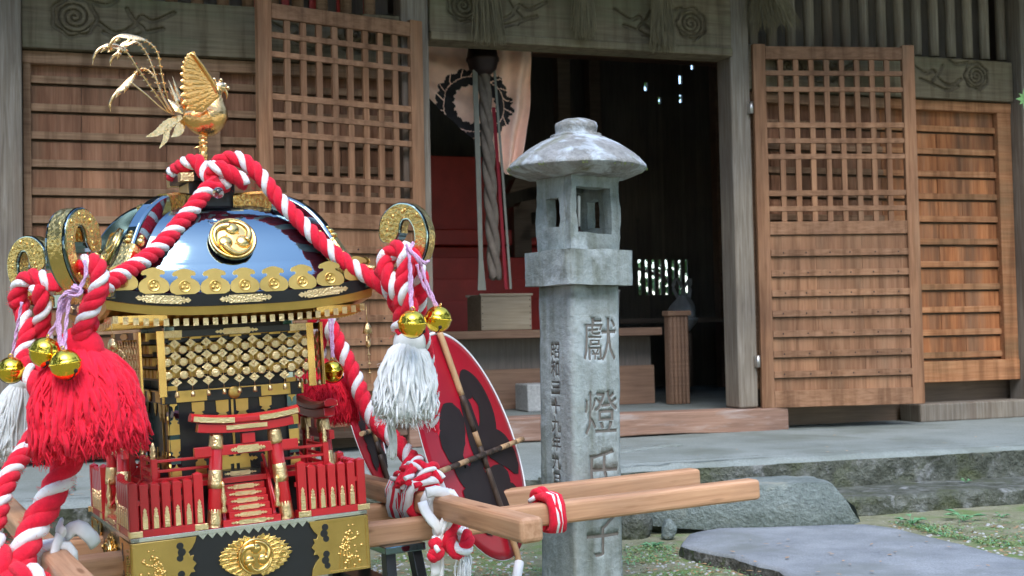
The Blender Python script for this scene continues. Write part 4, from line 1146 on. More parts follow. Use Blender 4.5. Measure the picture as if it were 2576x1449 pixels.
# roof dome
prof = [(.288, .4915, .025), (.268, .502, .018), (.249, .518, .010), (.236, .535, .005), (.2245, .555, .002), (.213, .578, 0), (.201, .603, 0), (.188, .626, 0), (.172, .648, 0), (.152, .667, 0), (.128, .681, 0), (.10, .690, 0), (.07, .694, 0)]
wv = catmull([Vector(p) for p in prof], 4)
rp = [(p.x, p.y, max(0, p.z)) for p in wv]
bul = [.0 + .035*min(1, i/16) for i in range(len(rp))]
m = sqloft(rp, 20, None, bul, True); m.s = [True]*len(m.s)
m.build('roof', M['lacquer'], ps)
m = MB(); tomoe(m, (-.002, -.2145, .606), X_, Vector((0, .46, .888)).normalized(), Vector((0, -.888, .46)).normalized(), .051, dot=True)
o = m.build('roof_crest', M['gold'], ps); four(o)
# hip ridges
dg = Vector((-1, -1, 0)).normalized()
hp = [(.055, .706), (.10, .705), (.132, .697), (.158, .682), (.179, .662), (.196, .638), (.210, .61), (.222, .583), (.234, .560), (.250, .540), (.270, .526), (.292, .519)]
hpts = catmull([Vector((-w, -w, z)) for w, z in hp], 4)
upv = (dg + Vector((0, 0, 1))).normalized()
m = MB(); m.sweep(hpts, [(-.016, -.03), (.016, -.03), (.016, .010), (.011, .015), (-.011, .015), (-.016, .010)], up=upv)
hr = m.build('hip_ridge', M['lacquer'], ps, bevel=.0015)
g = MB()
g.sweep(hpts[26:], [(-.0172, -.022), (.0172, -.022), (.0172, .011), (.0115, .0165), (-.0115, .0165), (-.0172, .011)], up=upv)
g.build('gold_cover', M['goldr'], hr); g = MB()
g.sweep(hpts[:8], [(-.0172, -.022), (.0172, -.022), (.0172, .011), (.0115, .0165), (-.0115, .0165), (-.0172, .011)], up=upv)
g.build('gold_cover', M['goldr'], hr); g = MB()
for ii, sgn in ((25, -1),):
    fr = frames(hpts, upv); t, a, b = fr[ii]; p = hpts[ii]
    for q, r in ((0, .011), (.012, .009), (.022, .005)): g.ball(p - t*q + a*.014, r, 8, 0, (1, 1, .6))
    for s in (-1, 1): g.ball(p - t*.006 + b*s*.016 - a*.004, .010, 8); g.ball(p - t*.018 + b*s*.016 - a*.004, .007, 8)
g.build('gold_tip', M['goldr'], hr)
four(hr)
# fern scroll at each corner, in the (r, z) plane of the diagonal
cl = catmull([(.395, .505, 0), (.44, .506, 0), (.482, .516, 0), (.513, .539, 0), (.531, .575, 0), (.531, .612, 0), (.514, .641, 0), (.487, .647, 0), (.466, .630, 0), (.459, .603, 0), (.463, .582, 0)], 6)
n_ = len(cl); wd = []
for i in range(n_):
    t = i/(n_-1); w_ = .0158 + (.0095*min(1, max(0, (t - .60)/.22))); wd.append(w_ if t < .90 else max(.003, w_*math.sqrt(max(.01, 1 - ((t-.90)/.10)**2))))
def ribbon(ins, lo=0, hi=None):
    L_, R_ = [], []
    for i in range(lo, hi or n_):
        a, b = cl[max(0, i-1)], cl[min(n_-1, i+1)]; d = (b - a).normalized(); nn2 = Vector((-d.y, d.x, 0)); w_ = max(.002, wd[i] - ins)
        L_.append(cl[i] + nn2*w_); R_.append(cl[i] - nn2*w_)
    return [(p.x, p.y) for p in L_], [(p.x, p.y) for p in R_]
dn = Vector((dg.y, -dg.x, 0))
def strip(mb, ins, t0, t1, mi=0, lo=0, hi=None):
    """ribbon as quads (so the curl never makes a self-crossing ngon)"""
    L_, R_ = ribbon(ins, lo, hi); k = len(L_)
    f = lambda p, t: dg*p[0] + Vector((0, 0, 1))*p[1] + dn*t
    vs = [f(p, t0) for p in L_] + [f(p, t0) for p in R_] + [f(p, t1) for p in L_] + [f(p, t1) for p in R_]
    fs = []
    for i in range(k-1):
        fs += [(i, i+1, k+i+1, k+i), (2*k+i, 3*k+i, 3*k+i+1, 2*k+i+1), (i, 2*k+i, 2*k+i+1, i+1), (k+i, k+i+1, 3*k+i+1, 3*k+i)]
    fs += [(0, k, 3*k, 2*k), (k-1, 3*k-1, 4*k-1, 2*k-1)]
    mb.add(vs, fs, mi, False)
def fixn(o):
    b = bmesh.new(); b.from_mesh(o.data); bmesh.ops.recalc_face_normals(b, faces=b.faces); b.to_mesh(o.data); b.free(); return o
m = MB(); strip(m, 0, -.022, .022)
sc = fixn(m.build('fern_scroll', M['lacquer'], ps, bevel=.0012))
m = MB(); strip(m, .0035, -.0245, -.0215, 0, 3); strip(m, .0035, .0215, .0245, 0, 3)
rr = random.Random(2)
for i in range(10, n_-2, 4):
    for sgn in (-1, 1):
        for q in range(1):
            p = cl[i] + Vector((rr.uniform(-.008, .008), rr.uniform(-.008, .008), 0)); m.ball(dg*p.x + Vector((0, 0, 1))*p.y + dn*sgn*.0245, rr.uniform(.0015, .003), 6, 0, (1, 1, 1.6))
fixn(m.build('gold_side', M['goldr'], sc))
m = MB(); k0 = 3
L_, Rr_ = ribbon(-.0015, k0, n_ - 6)
f = lambda p, t: dg*p[0] + Vector((0, 0, 1))*p[1] + dn*t
m.add([f(p, -.0165) for p in Rr_] + [f(p, .0165) for p in Rr_], [(i, i+1, len(Rr_)+i+1, len(Rr_)+i) for i in range(len(Rr_)-1)], 0, True)
m.add([f(p, -.0165) for p in L_] + [f(p, .0165) for p in L_], [(i, i+1, len(L_)+i+1, len(L_)+i) for i in range(len(L_)-1)], 0, True)
fixn(m.build('gold_edge', M['goldr'], sc))
four(sc)
# top box
m = MB().bb(-.052, .052, -.052, .052, .692, .755); m.bb(-.074, .074, -.074, .074, .752, .768)
o = m.build('roof_box', M['blacks'], ps, bevel=.0015)
m = MB().bb(-.046, .046, -.0535, -.0521, .70, .748); q = MB()
for k in (1, 2, 3): q.merge(m, Matrix.Rotation(k*math.pi/2, 4, 'Z'))
for k in (-1, 1):
    for j in (-1, 1): q.bb(min(k*.0745, k*.045), max(k*.0745, k*.045), min(j*.0745, j*.045), max(j*.0745, j*.045), .7505, .7695)
q.build('gold_panel', M['goldf'], o)
# beaded curtains
m = MB()
for s in (-1, 1): m.bb(s*.163 - .008, s*.163 + .008, -.2025, -.1965, .28, .42)
m.bb(-.155, .155, -.2015, -.1975, .404, .419, 1)
fr_ = m.build('curtain_frame', [M['gold'], M['blacks']], ps, bevel=.0008)
m = MB(); xs = [-.134 + .0335*k for k in range(9)]
for r, z in enumerate((.391, .365, .338, .309)):
    for x in xs:
        m.prism([(-.0115, 0), (0, -.0095), (.0115, 0), (0, .0095)], (x, -.2, z), X_, Z_, Y_, -.0012, .0012); m.ball((x, -.2012, z), .003, 5, 0, (1, .5, 1))
for r, z in enumerate((.378, .352, .324)):
    for x in [xs[0] - .0168] + [q + .0168 for q in xs]:
        m.lathe([(.0092, -.001), (.0092, .001), (.0075, .0016), (.004, .0012), (.0005, .0018)], (x, -.2005, z), 14, axis=(0, -1, 0))
for x in xs:
    m.tube([(x, -.2, .404), (x, -.2, .289)], .0006, 4)
    m.lathe([(.0045, 0), (.0048, .005), (.0035, .011), (.001, .013)], (x, -.2, .277), 10)
for z in (.3715, .345, .3165): 
    for x in xs: m.tube([(x - .0168, -.2, z + .0065), (x, -.2, z), (x + .0168, -.2, z + .0065)], .0005, 4)
m.build('beads', M['goldf'], fr_)
m = MB(); cart(m, 0, .4115, -.2018, .047, .0065); m.build('gold_fitting', M['goldf'], fr_)
for x in (-.155, .118): MB().bb(x, x + .037, -.2028, -.2016, .404, .419).build('corner_fitting', M['goldf'], fr_)
four(fr_)
# hanging corner ornaments
m = MB(); c = Vector((-.272, -.272, .452))
m.tube([c, c - Vector((0, 0, .04))], .0009, 5)
m.lathe([(.011, 0), (.0095, .012), (.006, .02), (.002, .024)], c - Vector((0, 0, .064)), 12)
for s in (-1, 1):
    m.tube(catmull([c - Vector((0, 0, .07)), c + Vector((s*.012, -s*.006, -.066)), c + Vector((s*.019, -s*.01, -.078)), c + Vector((s*.01, -s*.005, -.088)), c - Vector((0, 0, .09))], 5), .002, 6)
    m.ball(c + Vector((s*.02, -s*.01, -.08)), .0035, 6)
m.ball(c - Vector((0, 0, .086)), .006, 8, 0, (1, 1, 1.4)); m.tube([c - Vector((0, 0, .09)), c - Vector((0, 0, .16))], .0007, 4)
for z in (.11, .13, .15): m.ball(c - Vector((0, 0, z)), .004, 6, 0, (1, 1, .6))
four(m.build('hanging_ornament', M['goldf'], ps))
# phoenix
def H(x, y, Y=0): return QY(188.7 + x*.2604, 50.3 + y*.2604, Y)
cen = H(1235, 960)
m = MB()
path = catmull([H(1040, 925), H(1110, 945), H(1190, 965), H(1270, 960), H(1335, 900), H(1355, 800), H(1365, 730), H(1378, 680), H(1395, 650)], 6)
rads = [.008, .022, .034, .041, .036, .022, .014, .011, .010]
rr_ = []
for i in range(len(path)):
    f = i/6; k = min(int(f), 7); rr_.append(rads[k] + (rads[k+1]-rads[k])*(f-k))
m.tube(path, rr_, 18)
bird = m.build('phoenix', M['phoenix'], ps)
m = MB(); hd = H(1400, 650); m.ball(hd, .0135, 10, 0, (1.1, .8, 1)); 
m.tube(catmull([H(1415, 655), H(1450, 680), H(1468, 720), H(1464, 765)], 4), [.007 - .0065*i/12 for i in range(13)], 8)
for (a, b) in (((1370, 620), (1345, 575)), ((1395, 610), (1410, 582)), ((1420, 625), (1448, 625)), ((1430, 650), (1478, 657)), ((1385, 700), (1395, 740))):
    q = catmull([hd, H(*a), H(*b)], 5); m.tube(q, [.0045 - .002*i/(len(q)-1) for i in range(len(q))], 7); m.ball(q[-1], .0048, 7)
m.build('head_crest', M['phoenixw'], bird)
def blade(m, pts, wf, off=Vector((0, 0, 0)), ref=Vector((0, -1, 0)), serr=0, ridge=.0):
    """flat tapering feather blade along pts; wf(t) half width"""
    q = catmull(pts, 6); fr = frames(q); vs = []; N = len(q)
    for i, c in enumerate(q):
        t = fr[i][0]; sd = ref.cross(t)
        sd = sd.normalized() if sd.length > 1e-4 else fr[i][1]
        w = wf(i/(N-1))*(1 + (serr if i % 2 else 0))
        vs += [c + off + sd*w, c + off + ref*ridge, c + off - sd*w]
    m.add(vs, [f for i in range(N-1) for f in ((3*i, 3*i+1, 3*i+4, 3*i+3), (3*i+1, 3*i+2, 3*i+5, 3*i+4))], 0, True)
tips = [(1138, 383), (1112, 398), (1090, 428), (1070, 466), (1052, 515), (1044, 575), (1046, 640), (1040, 705), (1046, 775), (1058, 845), (1095, 900), (1170, 915)]
for s in (-1, 1):
    m = MB()
    sp = lambda p: Vector((p.x + s*(.036 + .30*max(0, p.z - .90))*.25 + (.006 if s > 0 else -.004), s*(.036 + .30*max(0, p.z - .90)), p.z + (.004 if s > 0 else 0)))
    for k, tp in enumerate(tips):
        t = k/(len(tips)-1); A = H(1395 - 175*(1-t)**1.4, 760 - 270*(1-t)**1.2); Bp = H(*tp)
        mid = A.lerp(Bp, .5) + Vector((-.004, 0, .006))*(1-t)
        L = (Bp - A).length
        blade(m, [sp(A), sp(A.lerp(mid, .5)), sp(mid), sp(mid.lerp(Bp, .5)), sp(Bp)], lambda u: .0115*(.55 + .6*u)*(1 - max(0, u - .78)/.22*.85), Vector((0, s*.0009*(k - 6), 0)), Vector((0, -1, 0)), 0, .0022)
    for r_ in range(4):
        for k in range(7 - r_):
            t = (k + .5)/(7 - r_); a = H(1385 - 20*r_, 745 - 12*r_); d = H(1210 - 165*t, 500 + 400*t) - a
            c0 = a + d*(.12 + .17*r_); c1 = a + d*(.36 + .17*r_)
            blade(m, [sp(c0), sp(c0.lerp(c1, .5)), sp(c1)], lambda u: .0085*math.sin(math.pi*(.18 + .80*u)), Vector((0, s*(.006 - .0012*r_) * -1 if s < 0 else .006 - .0012*r_, 0)), Vector((0, -1, 0)), 0, .0025)
    m.tube([sp(H(1388, 760)), sp(H(1345, 645)), sp(H(1250, 500)), sp(H(1180, 410)), sp(H(1140, 385))], [.006, .0055, .0045, .003, .0015], 8)
    m.build('wing', M['phoenix'], bird)
pl_ = [[(960, 900), (880, 700), (830, 480), (790, 300), (690, 205), (560, 170), (420, 158), (340, 230), (315, 310)],
       [(930, 900), (830, 700), (760, 480), (690, 320), (600, 215), (490, 235), (420, 310), (355, 370), (340, 450)],
       [(910, 890), (800, 740), (700, 600), (610, 470), (500, 310), (400, 258), (290, 250), (200, 320), (168, 435)],
       [(940, 900), (860, 750), (780, 570), (700, 480), (620, 480), (550, 560), (480, 640), (400, 700), (340, 800), (345, 890)],
       [(960, 915), (850, 860), (700, 730), (570, 625), (520, 590)]]
def leafb(m, c, d, n, L, w):
    d, n = d.normalized(), n.normalized(); s = d.cross(n).normalized()
    m.add([c, c + d*L*.35 + s*w + n*.002, c + d*L - n*.003, c + d*L*.35 - s*w + n*.002, c + d*L*.4 + n*.004], [(0, 1, 4), (1, 2, 4), (2, 3, 4), (3, 0, 4)], 0, False)
for pi, pp in enumerate(pl_):
    yo = (-.02, .012, -.008, .024, .0)[pi]
    q = catmull([H(x, y, yo*min(1, k/3)) for k, (x, y) in enumerate(pp)], 8)
    m = MB(); m.tube(q, [(.0022 + (.0022*max(0, 1 - abs(i/len(q) - .82)/.16) if pi < 4 else 0)) * (1 if i < len(q)-4 else .4) for i in range(len(q))], 6)
    fr = frames(q)
    if pi < 4:
        n_q = len(q)
        for i in range(8, int(n_q*.56), 3):
            t, a, b = fr[i]; side = Vector((0, 1, 0)).cross(t).normalized()
            for s in (-1, 1): leafb(m, q[i], t*.5 + side*s*.8 + Vector((0, s*.3, 0)), Vector((0, -1, 0)) + side*.4, .0085, .0028)
        i0, i1 = int(n_q*.52), int(n_q*.86)
        blade(m, [q[k] for k in range(i0, i1, 2)], lambda u: .0010 + .0052*math.sin(math.pi*min(1, .12 + .95*u)), Vector((0, -.002, 0)), Vector((0, -.9, .43)), .28, .002)
        for k in (int(n_q*.62), int(n_q*.72)):
            t, a, b = fr[k]; side = Vector((0, 1, 0)).cross(t).normalized()
            leafb(m, q[k], t*.8 + Vector((0, -.3, -.75)), Vector((0, -1, 0)), .026, .0055)
    m.build('tail_plume', M['phoenixw'], bird)
m = MB()
for k, (p0, p1, w) in enumerate((((1060, 905), (905, 640), .013), ((1062, 900), (950, 600), .013), ((1055, 905), (945, 535), .007), ((1062, 890), (1035, 720), .012), ((1040, 920), (905, 570), .006), ((1050, 910), (900, 760), .011))):
    a, b = H(*p0, -.012 - .006*k), H(*p1, -.02 - .004*k); leafb(m, a, b - a, Vector((0, -1, 0)) + X_*.3, (b-a).length, w)
for k, (p, w) in enumerate((([(1030, 935), (900, 1000), (800, 1085), (685, 1130)], .008), ([(1000, 960), (895, 1050), (875, 1150), (815, 1240)], .006), ([(1045, 945), (1015, 1040), (985, 1090), (930, 1130)], .009))):
    q = catmull([H(x, y, -.01 + .012*k) for x, y in p], 6); fr = frames(q)
    vs = []
    for i, c in enumerate(q):
        t, a, b = fr[i]; s = Vector((0, -1, .0)).cross(t).normalized(); ww = w*math.sin(math.pi*(.15 + .85*i/(len(q)-1)))*(1 + .25*(i % 2)) + .0008
        vs += [c + s*ww, c - s*ww]
    m.add(vs, [(2*i, 2*i+1, 2*i+3, 2*i+2) for i in range(len(q)-1)], 0, False)
m.build('tail_feathers', M['phoenixw'], bird)
m = MB(); q = [H(1235, 1085), H(1238, 1160), H(1240, 1260), H(1238, 1420)]
m.tube(catmull(q, 6), [.0105 + .0015*math.sin(i*1.9) for i in range(19)], 12)
for (a, b) in (((1225, 1215), (1150, 1240)), ((1250, 1150), (1275, 1130)), ((1255, 1190), (1280, 1180))): m.tube([H(*a, -.008), H(*b, -.012)], [.004, .0015], 6)
m.build('perch', M['phoenix'], bird)
# ------------------------------------------------------------------ poles, stools, ropes, bells, tassels, fans
def beam(name, a, b, hw, hh, mt, lab, axis):
    a, b = Vector(a), Vector(b)
    m = MB(); n = 24
    pts = [a.lerp(b, i/n) for i in range(n+1)]
    m.sweep(pts, [(-hw, -hh), (hw, -hh), (hw, hh), (-hw, hh)])
    o = m.build(name, M[mt], F=MF, bevel=.011, seg=3); tag(o, lab, 'pole', 'carrying poles lashed into a frame'); return o
beam('carrying_pole', (-.80, -.125, -.060), (1.385, -.140, -.089), .026, .027, 'pole', 'longest square wooden carrying pole, passing before the lantern towards the right', 'X')
beam('carrying_pole', (-.74, .150, -.062), (1.405, .165, -.088), .026, .027, 'pole', 'square wooden carrying pole running behind the longest one, ending before the stone steps', 'X')
beam('carrying_pole', (.455, -.66, -.020), (.455, .72, -.020), .026, .026, 'poley', 'square wooden pole with its end facing the viewer below the big red fan', 'Y')
beam('carrying_pole', (-.405, -.70, -.020), (-.405, .72, -.020), .026, .026, 'poley', 'square wooden pole at the lower left corner wrapped with white cloth', 'Y')
def stool(x0, x1, y0, y1, lab):
    t = thing('stool', lab, 'stool', ((x0+x1)/2, (y0+y1)/2, -.31), MF)
    MB().bb(x0, x1, y0, y1, -.117, -.099).build('seat', M['lacquer'], t, bevel=.003)
    for sx in (0, 1):
        for sy in (0, 1):
            x = (x0 + .018, x1 - .018)[sx]; y = (y0 + .03, y1 - .03)[sy]
            a, b = Vector((x, y, -.1172)), Vector((x + (-.016, .016)[sx], y + (-.05, .05)[sy], -.335))
            MB().sweep([a, b], [(-.012, -.017), (.012, -.017), (.012, .017), (-.012, .017)], up=(0, 1, 0)).build('leg', M['blacks'], t, bevel=.002)
    MB().bb(x0 + .015, x1 - .015, y0 + .03, y1 - .03, -.23, -.21).build('stretcher', M['blacks'], t, bevel=.002)
stool(.315, .415, -.19, .22, 'low black lacquered stool under the poles right of the base')
stool(-.415, -.315, -.19, .22, 'low black lacquered stool under the poles left of the base')

def px(pts): return [P(*p) for p in pts]
def rope_mb(pts, Rr, pitch, m=None, ph=0.0, white=1, step=None, fuzz=.10):
    m = m or MB(); pts = resample(catmull(pts, 12), step or Rr*.32)
    fr = frames(pts); L = 0; ang = []
    for i in range(len(pts)):
        if i: L += (pts[i] - pts[i-1]).length
        ang.append(ph + 2*math.pi*L/pitch)
    for k in range(3):
        w = (k == 0)
        r = Rr*(.46 if w else .60); off = Rr*(.60 if w else .50)
        c = [p + (fr[i][1]*math.cos(ang[i] + k*2.094) + fr[i][2]*math.sin(ang[i] + k*2.094))*off for i, p in enumerate(pts)]
        rad = [r*(1 + (0 if w else fuzz*.6)*noise.noise(q*60) + .04*noise.noise(q*200)) for q in c]
        m.tube(c, rad, 9, 1 if w else 0, jit=.012 if w else .03)
    return m
def fuzzy(m, pts, Rr, cnt, rnd):
    """loose wool fibres"""
    pts = resample(catmull(pts, 12), Rr*.4)
    for _ in range(cnt):
        p = rnd.choice(pts); d = Vector((rnd.gauss(0, 1), rnd.gauss(0, 1), rnd.gauss(0, 1))).normalized()
        a = p + d*Rr*.98; b = a + d*Rr*rnd.uniform(.08, .30) + Vector((rnd.gauss(0, 1), rnd.gauss(0, 1), rnd.gauss(0, 1)))*Rr*.09
        m.tube([a, b], [.0005, .0002], 3, 0, caps=False)
def rope(paths, lab, R0=.0195, pitch=.125, ph=0):
    m = MB(); rr = random.Random(len(lab))
    for i, q in enumerate(paths):
        pts, r = q if isinstance(q, tuple) else (q, R0)
        w = [Vector(p) for p in pts]
        rope_mb(w, r, pitch*r/R0, m, ph + i*1.3); fuzzy(m, w, r, int(sum((a-b).length for a, b in zip(w, w[1:]))*2600), rr)
    o = m.build('twisted_rope', [M['redyarn'], M['whiteyarn']]); return tag(o, lab, 'rope', 'red and white ropes of the portable shrine')
RR = .0195
# top knot and front left rope
rope([px([(432, 440, 2.99), (452, 424, 2.96), (478, 408, 2.93), (503, 412, 2.92), (520, 437, 2.905), (545, 460, 2.89), (575, 466, 2.90)]),
      px([(548, 462, 2.87), (520, 478, 2.86), (488, 520, 2.83), (446, 570, 2.79), (400, 622, 2.74), (352, 662, 2.69), (310, 688, 2.645), (275, 712, 2.60), (240, 742, 2.56), (222, 785, 2.53), (226, 830, 2.52)]),
      px([(196, 700, 2.545), (212, 664, 2.53), (240, 664, 2.515), (252, 700, 2.505), (242, 745, 2.50), (222, 790, 2.50), (205, 835, 2.50), (200, 870, 2.51)])],
     'red and white twisted rope from the roof top to the front left scroll', .0178, .064)
rope([px([(528, 424, 2.89), (556, 424, 2.88), (585, 440, 2.885), (622, 462, 2.90)]),
      px([(540, 415, 2.935), (572, 400, 2.93), (602, 400, 2.92), (632, 420, 2.915), (660, 448, 2.91), (700, 500, 2.90), (748, 550, 2.89), (800, 602, 2.88), (850, 645, 2.87), (905, 682, 2.86), (952, 712, 2.85), (985, 738, 2.84), (1000, 775, 2.83)])],
     'red and white twisted rope from the roof top to the front right scroll', .0172, .074)
rope([px([(972, 640, 2.79), (968, 675, 2.775), (985, 715, 2.765), (1008, 752, 2.77), (1012, 795, 2.775), (1003, 835, 2.79)]),
      px([(962, 690, 2.80), (975, 648, 2.79), (1000, 625, 2.775), (1018, 632, 2.765), (1020, 680, 2.755), (1015, 725, 2.75), (1028, 765, 2.755), (1035, 800, 2.77)]),
      px([(1010, 655, 2.80), (1030, 640, 2.80), (1046, 665, 2.81), (1058, 712, 2.83), (1052, 760, 2.85), (1050, 810, 2.90), (1064, 860, 2.98), (1078, 930, 3.08), (1086, 1000, 3.18), (1086, 1070, 3.24), (1091, 1130, 3.26), (1103, 1190, 3.26), (1122, 1250, 3.22), (1146, 1310, 3.12), (1168, 1350, 3.05)])],
     'red and white rope looped over the front right scroll and running down behind the fan', RR*.95, .078)
rope([px([(790, 735, 3.45), (812, 770, 3.44), (834, 830, 3.43), (862, 885, 3.42), (893, 950, 3.40), (915, 1010, 3.37), (945, 1062, 3.34), (990, 1105, 3.30), (1030, 1150, 3.25), (1056, 1195, 3.2), (1062, 1230, 3.17)]),
      px([(790, 740, 3.46), (790, 790, 3.46), (800, 850, 3.46), (800, 920, 3.46)])],
     'red and white rope from the rear right scroll down to the knot on the pole', .0215, .088)
rope([px([(40, 770, 3.1), (52, 715, 3.09), (85, 698, 3.08), (118, 706, 3.06), (140, 730, 3.06)]),
      px([(48, 745, 3.12), (58, 790, 3.10), (70, 840, 3.07), (58, 890, 3.04), (66, 930, 3.0), (92, 975, 2.97), (112, 1015, 2.94), (100, 1060, 2.9), (80, 1105, 2.86), (52, 1150, 2.8), (22, 1200, 2.74), (2, 1260, 2.7), (-14, 1330, 2.66)]),
      px([(95, 720, 3.05), (108, 770, 3.06), (104, 820, 3.08), (115, 860, 3.1)]),
      px([(60, 880, 3.06), (80, 920, 3.04), (110, 940, 3.03)])],
     'red and white rope looped over the rear left scroll and hanging down', RR*1.02, .084)
rope([px([(185, 1080, 2.60), (182, 1130, 2.585), (160, 1190, 2.57), (128, 1250, 2.55), (96, 1310, 2.53), (66, 1370, 2.50), (52, 1430, 2.48), (70, 1500, 2.46)])],
     'thick red and white rope below the red tassel going down to the lower left', .0265, .105)
rope([px([(40, 1490, 2.44), (20, 1440, 2.45), (-4, 1400, 2.46), (-20, 1360, 2.48)]), px([(6, 1470, 2.46), (40, 1448, 2.44), (85, 1452, 2.43), (118, 1490, 2.43)])],
     'red and white rope end coiled in the lower left corner', .024, .1)
# knots on the poles
def coil(fn, turns, r, cols, m, steps=14, rad=.0105):
    n = int(turns*steps)
    for k, c in enumerate(cols):
        pts = [fn(2*math.pi*i/steps, (i/n + k/len(cols)/turns)) for i in range(n+1)]
        m.tube(pts, [rad*(1 + .06*math.sin(i*1.7)) for i in range(len(pts))], 8, c)
def sq(a, r):  # rounded square section
    c, s = math.cos(a), math.sin(a); q = (abs(c)**5 + abs(s)**5)**-.2
    return c*r*q, s*r*q
m = MB()
def f1(a, t): x, z = sq(a, .036); return Vector((.455 + x, -.115 + .15*t + .008*math.sin(a*.5), -.02 + z))
coil(f1, 5.5, 0, (0, 1, 0, 1), m, rad=.0098)
def f2(a, t): x, z = sq(a, .046); return Vector((.455 + x + .012*math.sin(3*t), -.10 + .12*t + .03*math.cos(a + 1), -.016 + z))
coil(f2, 3.2, 0, (1, 0, 1), m, rad=.0105)
for k, (a, b, c) in enumerate((((.40, -.12, .035), (.46, -.06, .075), (.50, .02, .03)), ((.41, -.02, .03), (.44, -.09, .068), (.50, -.11, .03)), ((.40, -.08, .02), (.45, -.03, .072), (.49, .0, .045)), ((.42, -.12, .02), (.48, -.10, .06), (.51, -.03, .02)))):
    rope_mb([Vector(a), Vector(b), Vector(c)], .0125, .08, m, k)
o = m.build('rope_knot', [M['redyarn'], M['whiteyarn']], F=MF); tag(o, 'large knot of red and white cord wound around the pole left of the big fan', 'knot', 'rope knots on the poles')
m = MB()
def f3(a, t): y, z = sq(a, .040); return Vector((.742 + .045*t + .006*math.sin(a*.5), -.132 + y, -.079 + z))
coil(f3, 2.2, 0, (0, 1, 0), m, rad=.0115)
rope_mb([MI @ P(*p) for p in ((1340, 1262, 3.26), (1352, 1238, 3.25), (1374, 1245, 3.24), (1380, 1275, 3.23), (1368, 1310, 3.23), (1360, 1330, 3.24))], .0135, .085, m, 1)
o = m.build('rope_knot', [M['redyarn'], M['whiteyarn']], F=MF); tag(o, 'small knot of red and white cord around the long pole right of the big fan', 'knot', 'rope knots on the poles')
# white cloth ties
m = MB()
def f4(a, t): x, z = sq(a, .031); return Vector((.455 + x, -.215 + .055*t, -.02 + z))
coil(f4, 3, 0, (0,), m, rad=.0085)
for q in ([(1072, 1240, 2.98), (1092, 1236, 2.99), (1120, 1240, 3.02), (1135, 1250, 3.05)], [(1062, 1262, 2.965), (1072, 1290, 2.96), (1095, 1318, 2.96), (1110, 1340, 2.97)], [(1122, 1285, 2.99), (1124, 1310, 2.98), (1112, 1338, 2.975), (1105, 1372, 2.98), (1112, 1420, 2.98), (1110, 1470, 2.98)], [(1108, 1345, 2.97), (1098, 1390, 2.97), (1096, 1450, 2.97)], [(1125, 1290, 2.995), (1112, 1322, 2.975), (1090, 1335, 2.96)]):
    m.tube([MI @ p for p in resample(catmull(px(q), 6), .012)], .0125, 8, 0, jit=.1, flat=.4)
o = m.build('cloth_tie', M['cloth'], F=MF); tag(o, 'white cloth tied round the pole beside the large rope knot, its ends hanging', 'cloth tie', 'white cloth ties on the poles')
m = MB()
def f5(a, t): x, z = sq(a, .032); return Vector((-.405 + x, -.30 + .06*t, -.02 + z))
coil(f5, 2.5, 0, (0,), m, rad=.010)
for q in ([(165, 1348, 2.60), (185, 1328, 2.59), (205, 1330, 2.59), (228, 1350, 2.60), (240, 1372, 2.62)], [(150, 1350, 2.57), (138, 1385, 2.55), (142, 1430, 2.54), (150, 1480, 2.53)], [(160, 1345, 2.57), (148, 1330, 2.58), (152, 1318, 2.6)], [(150, 1420, 2.54), (168, 1450, 2.53), (175, 1480, 2.53)]):
    m.tube([MI @ p for p in resample(catmull(px(q), 6), .012)], .0145, 8, 0, jit=.1, flat=.4)
o = m.build('cloth_tie', M['cloth'], F=MF); tag(o, 'white cloth tied round the pole at the lower left corner', 'cloth tie', 'white cloth ties on the poles')
# dangling rope ends by the fan
rope([px([(1125, 1300, 3.0), (1132, 1330, 2.99), (1128, 1362, 2.98), (1150, 1388, 2.97), (1176, 1372, 2.98), (1168, 1345, 3.0)])], 'short red and white rope end hanging under the pole end', .017, .075)
m = MB()
for (x, y, r) in ((1096, 1368, .015), (1098, 1392, .017), (1090, 1400, .014)):
    p = P(x, y, 2.955); m.merge(MB().ball((0, 0, 0), r, 10, 0, (1.1, .9, 1)).jitter(.003, 50, x), T(*p))
m.tube(resample(catmull(px([(1092, 1350, 2.96), (1096, 1375, 2.945), (1104, 1388, 2.94)]), 6), .01), .006, 7, 1)
o = m.build('yarn_knot', [M['redyarn'], M['whiteyarn']]); tag(o, 'small red yarn knot dangling on the white cloth end', 'knot')

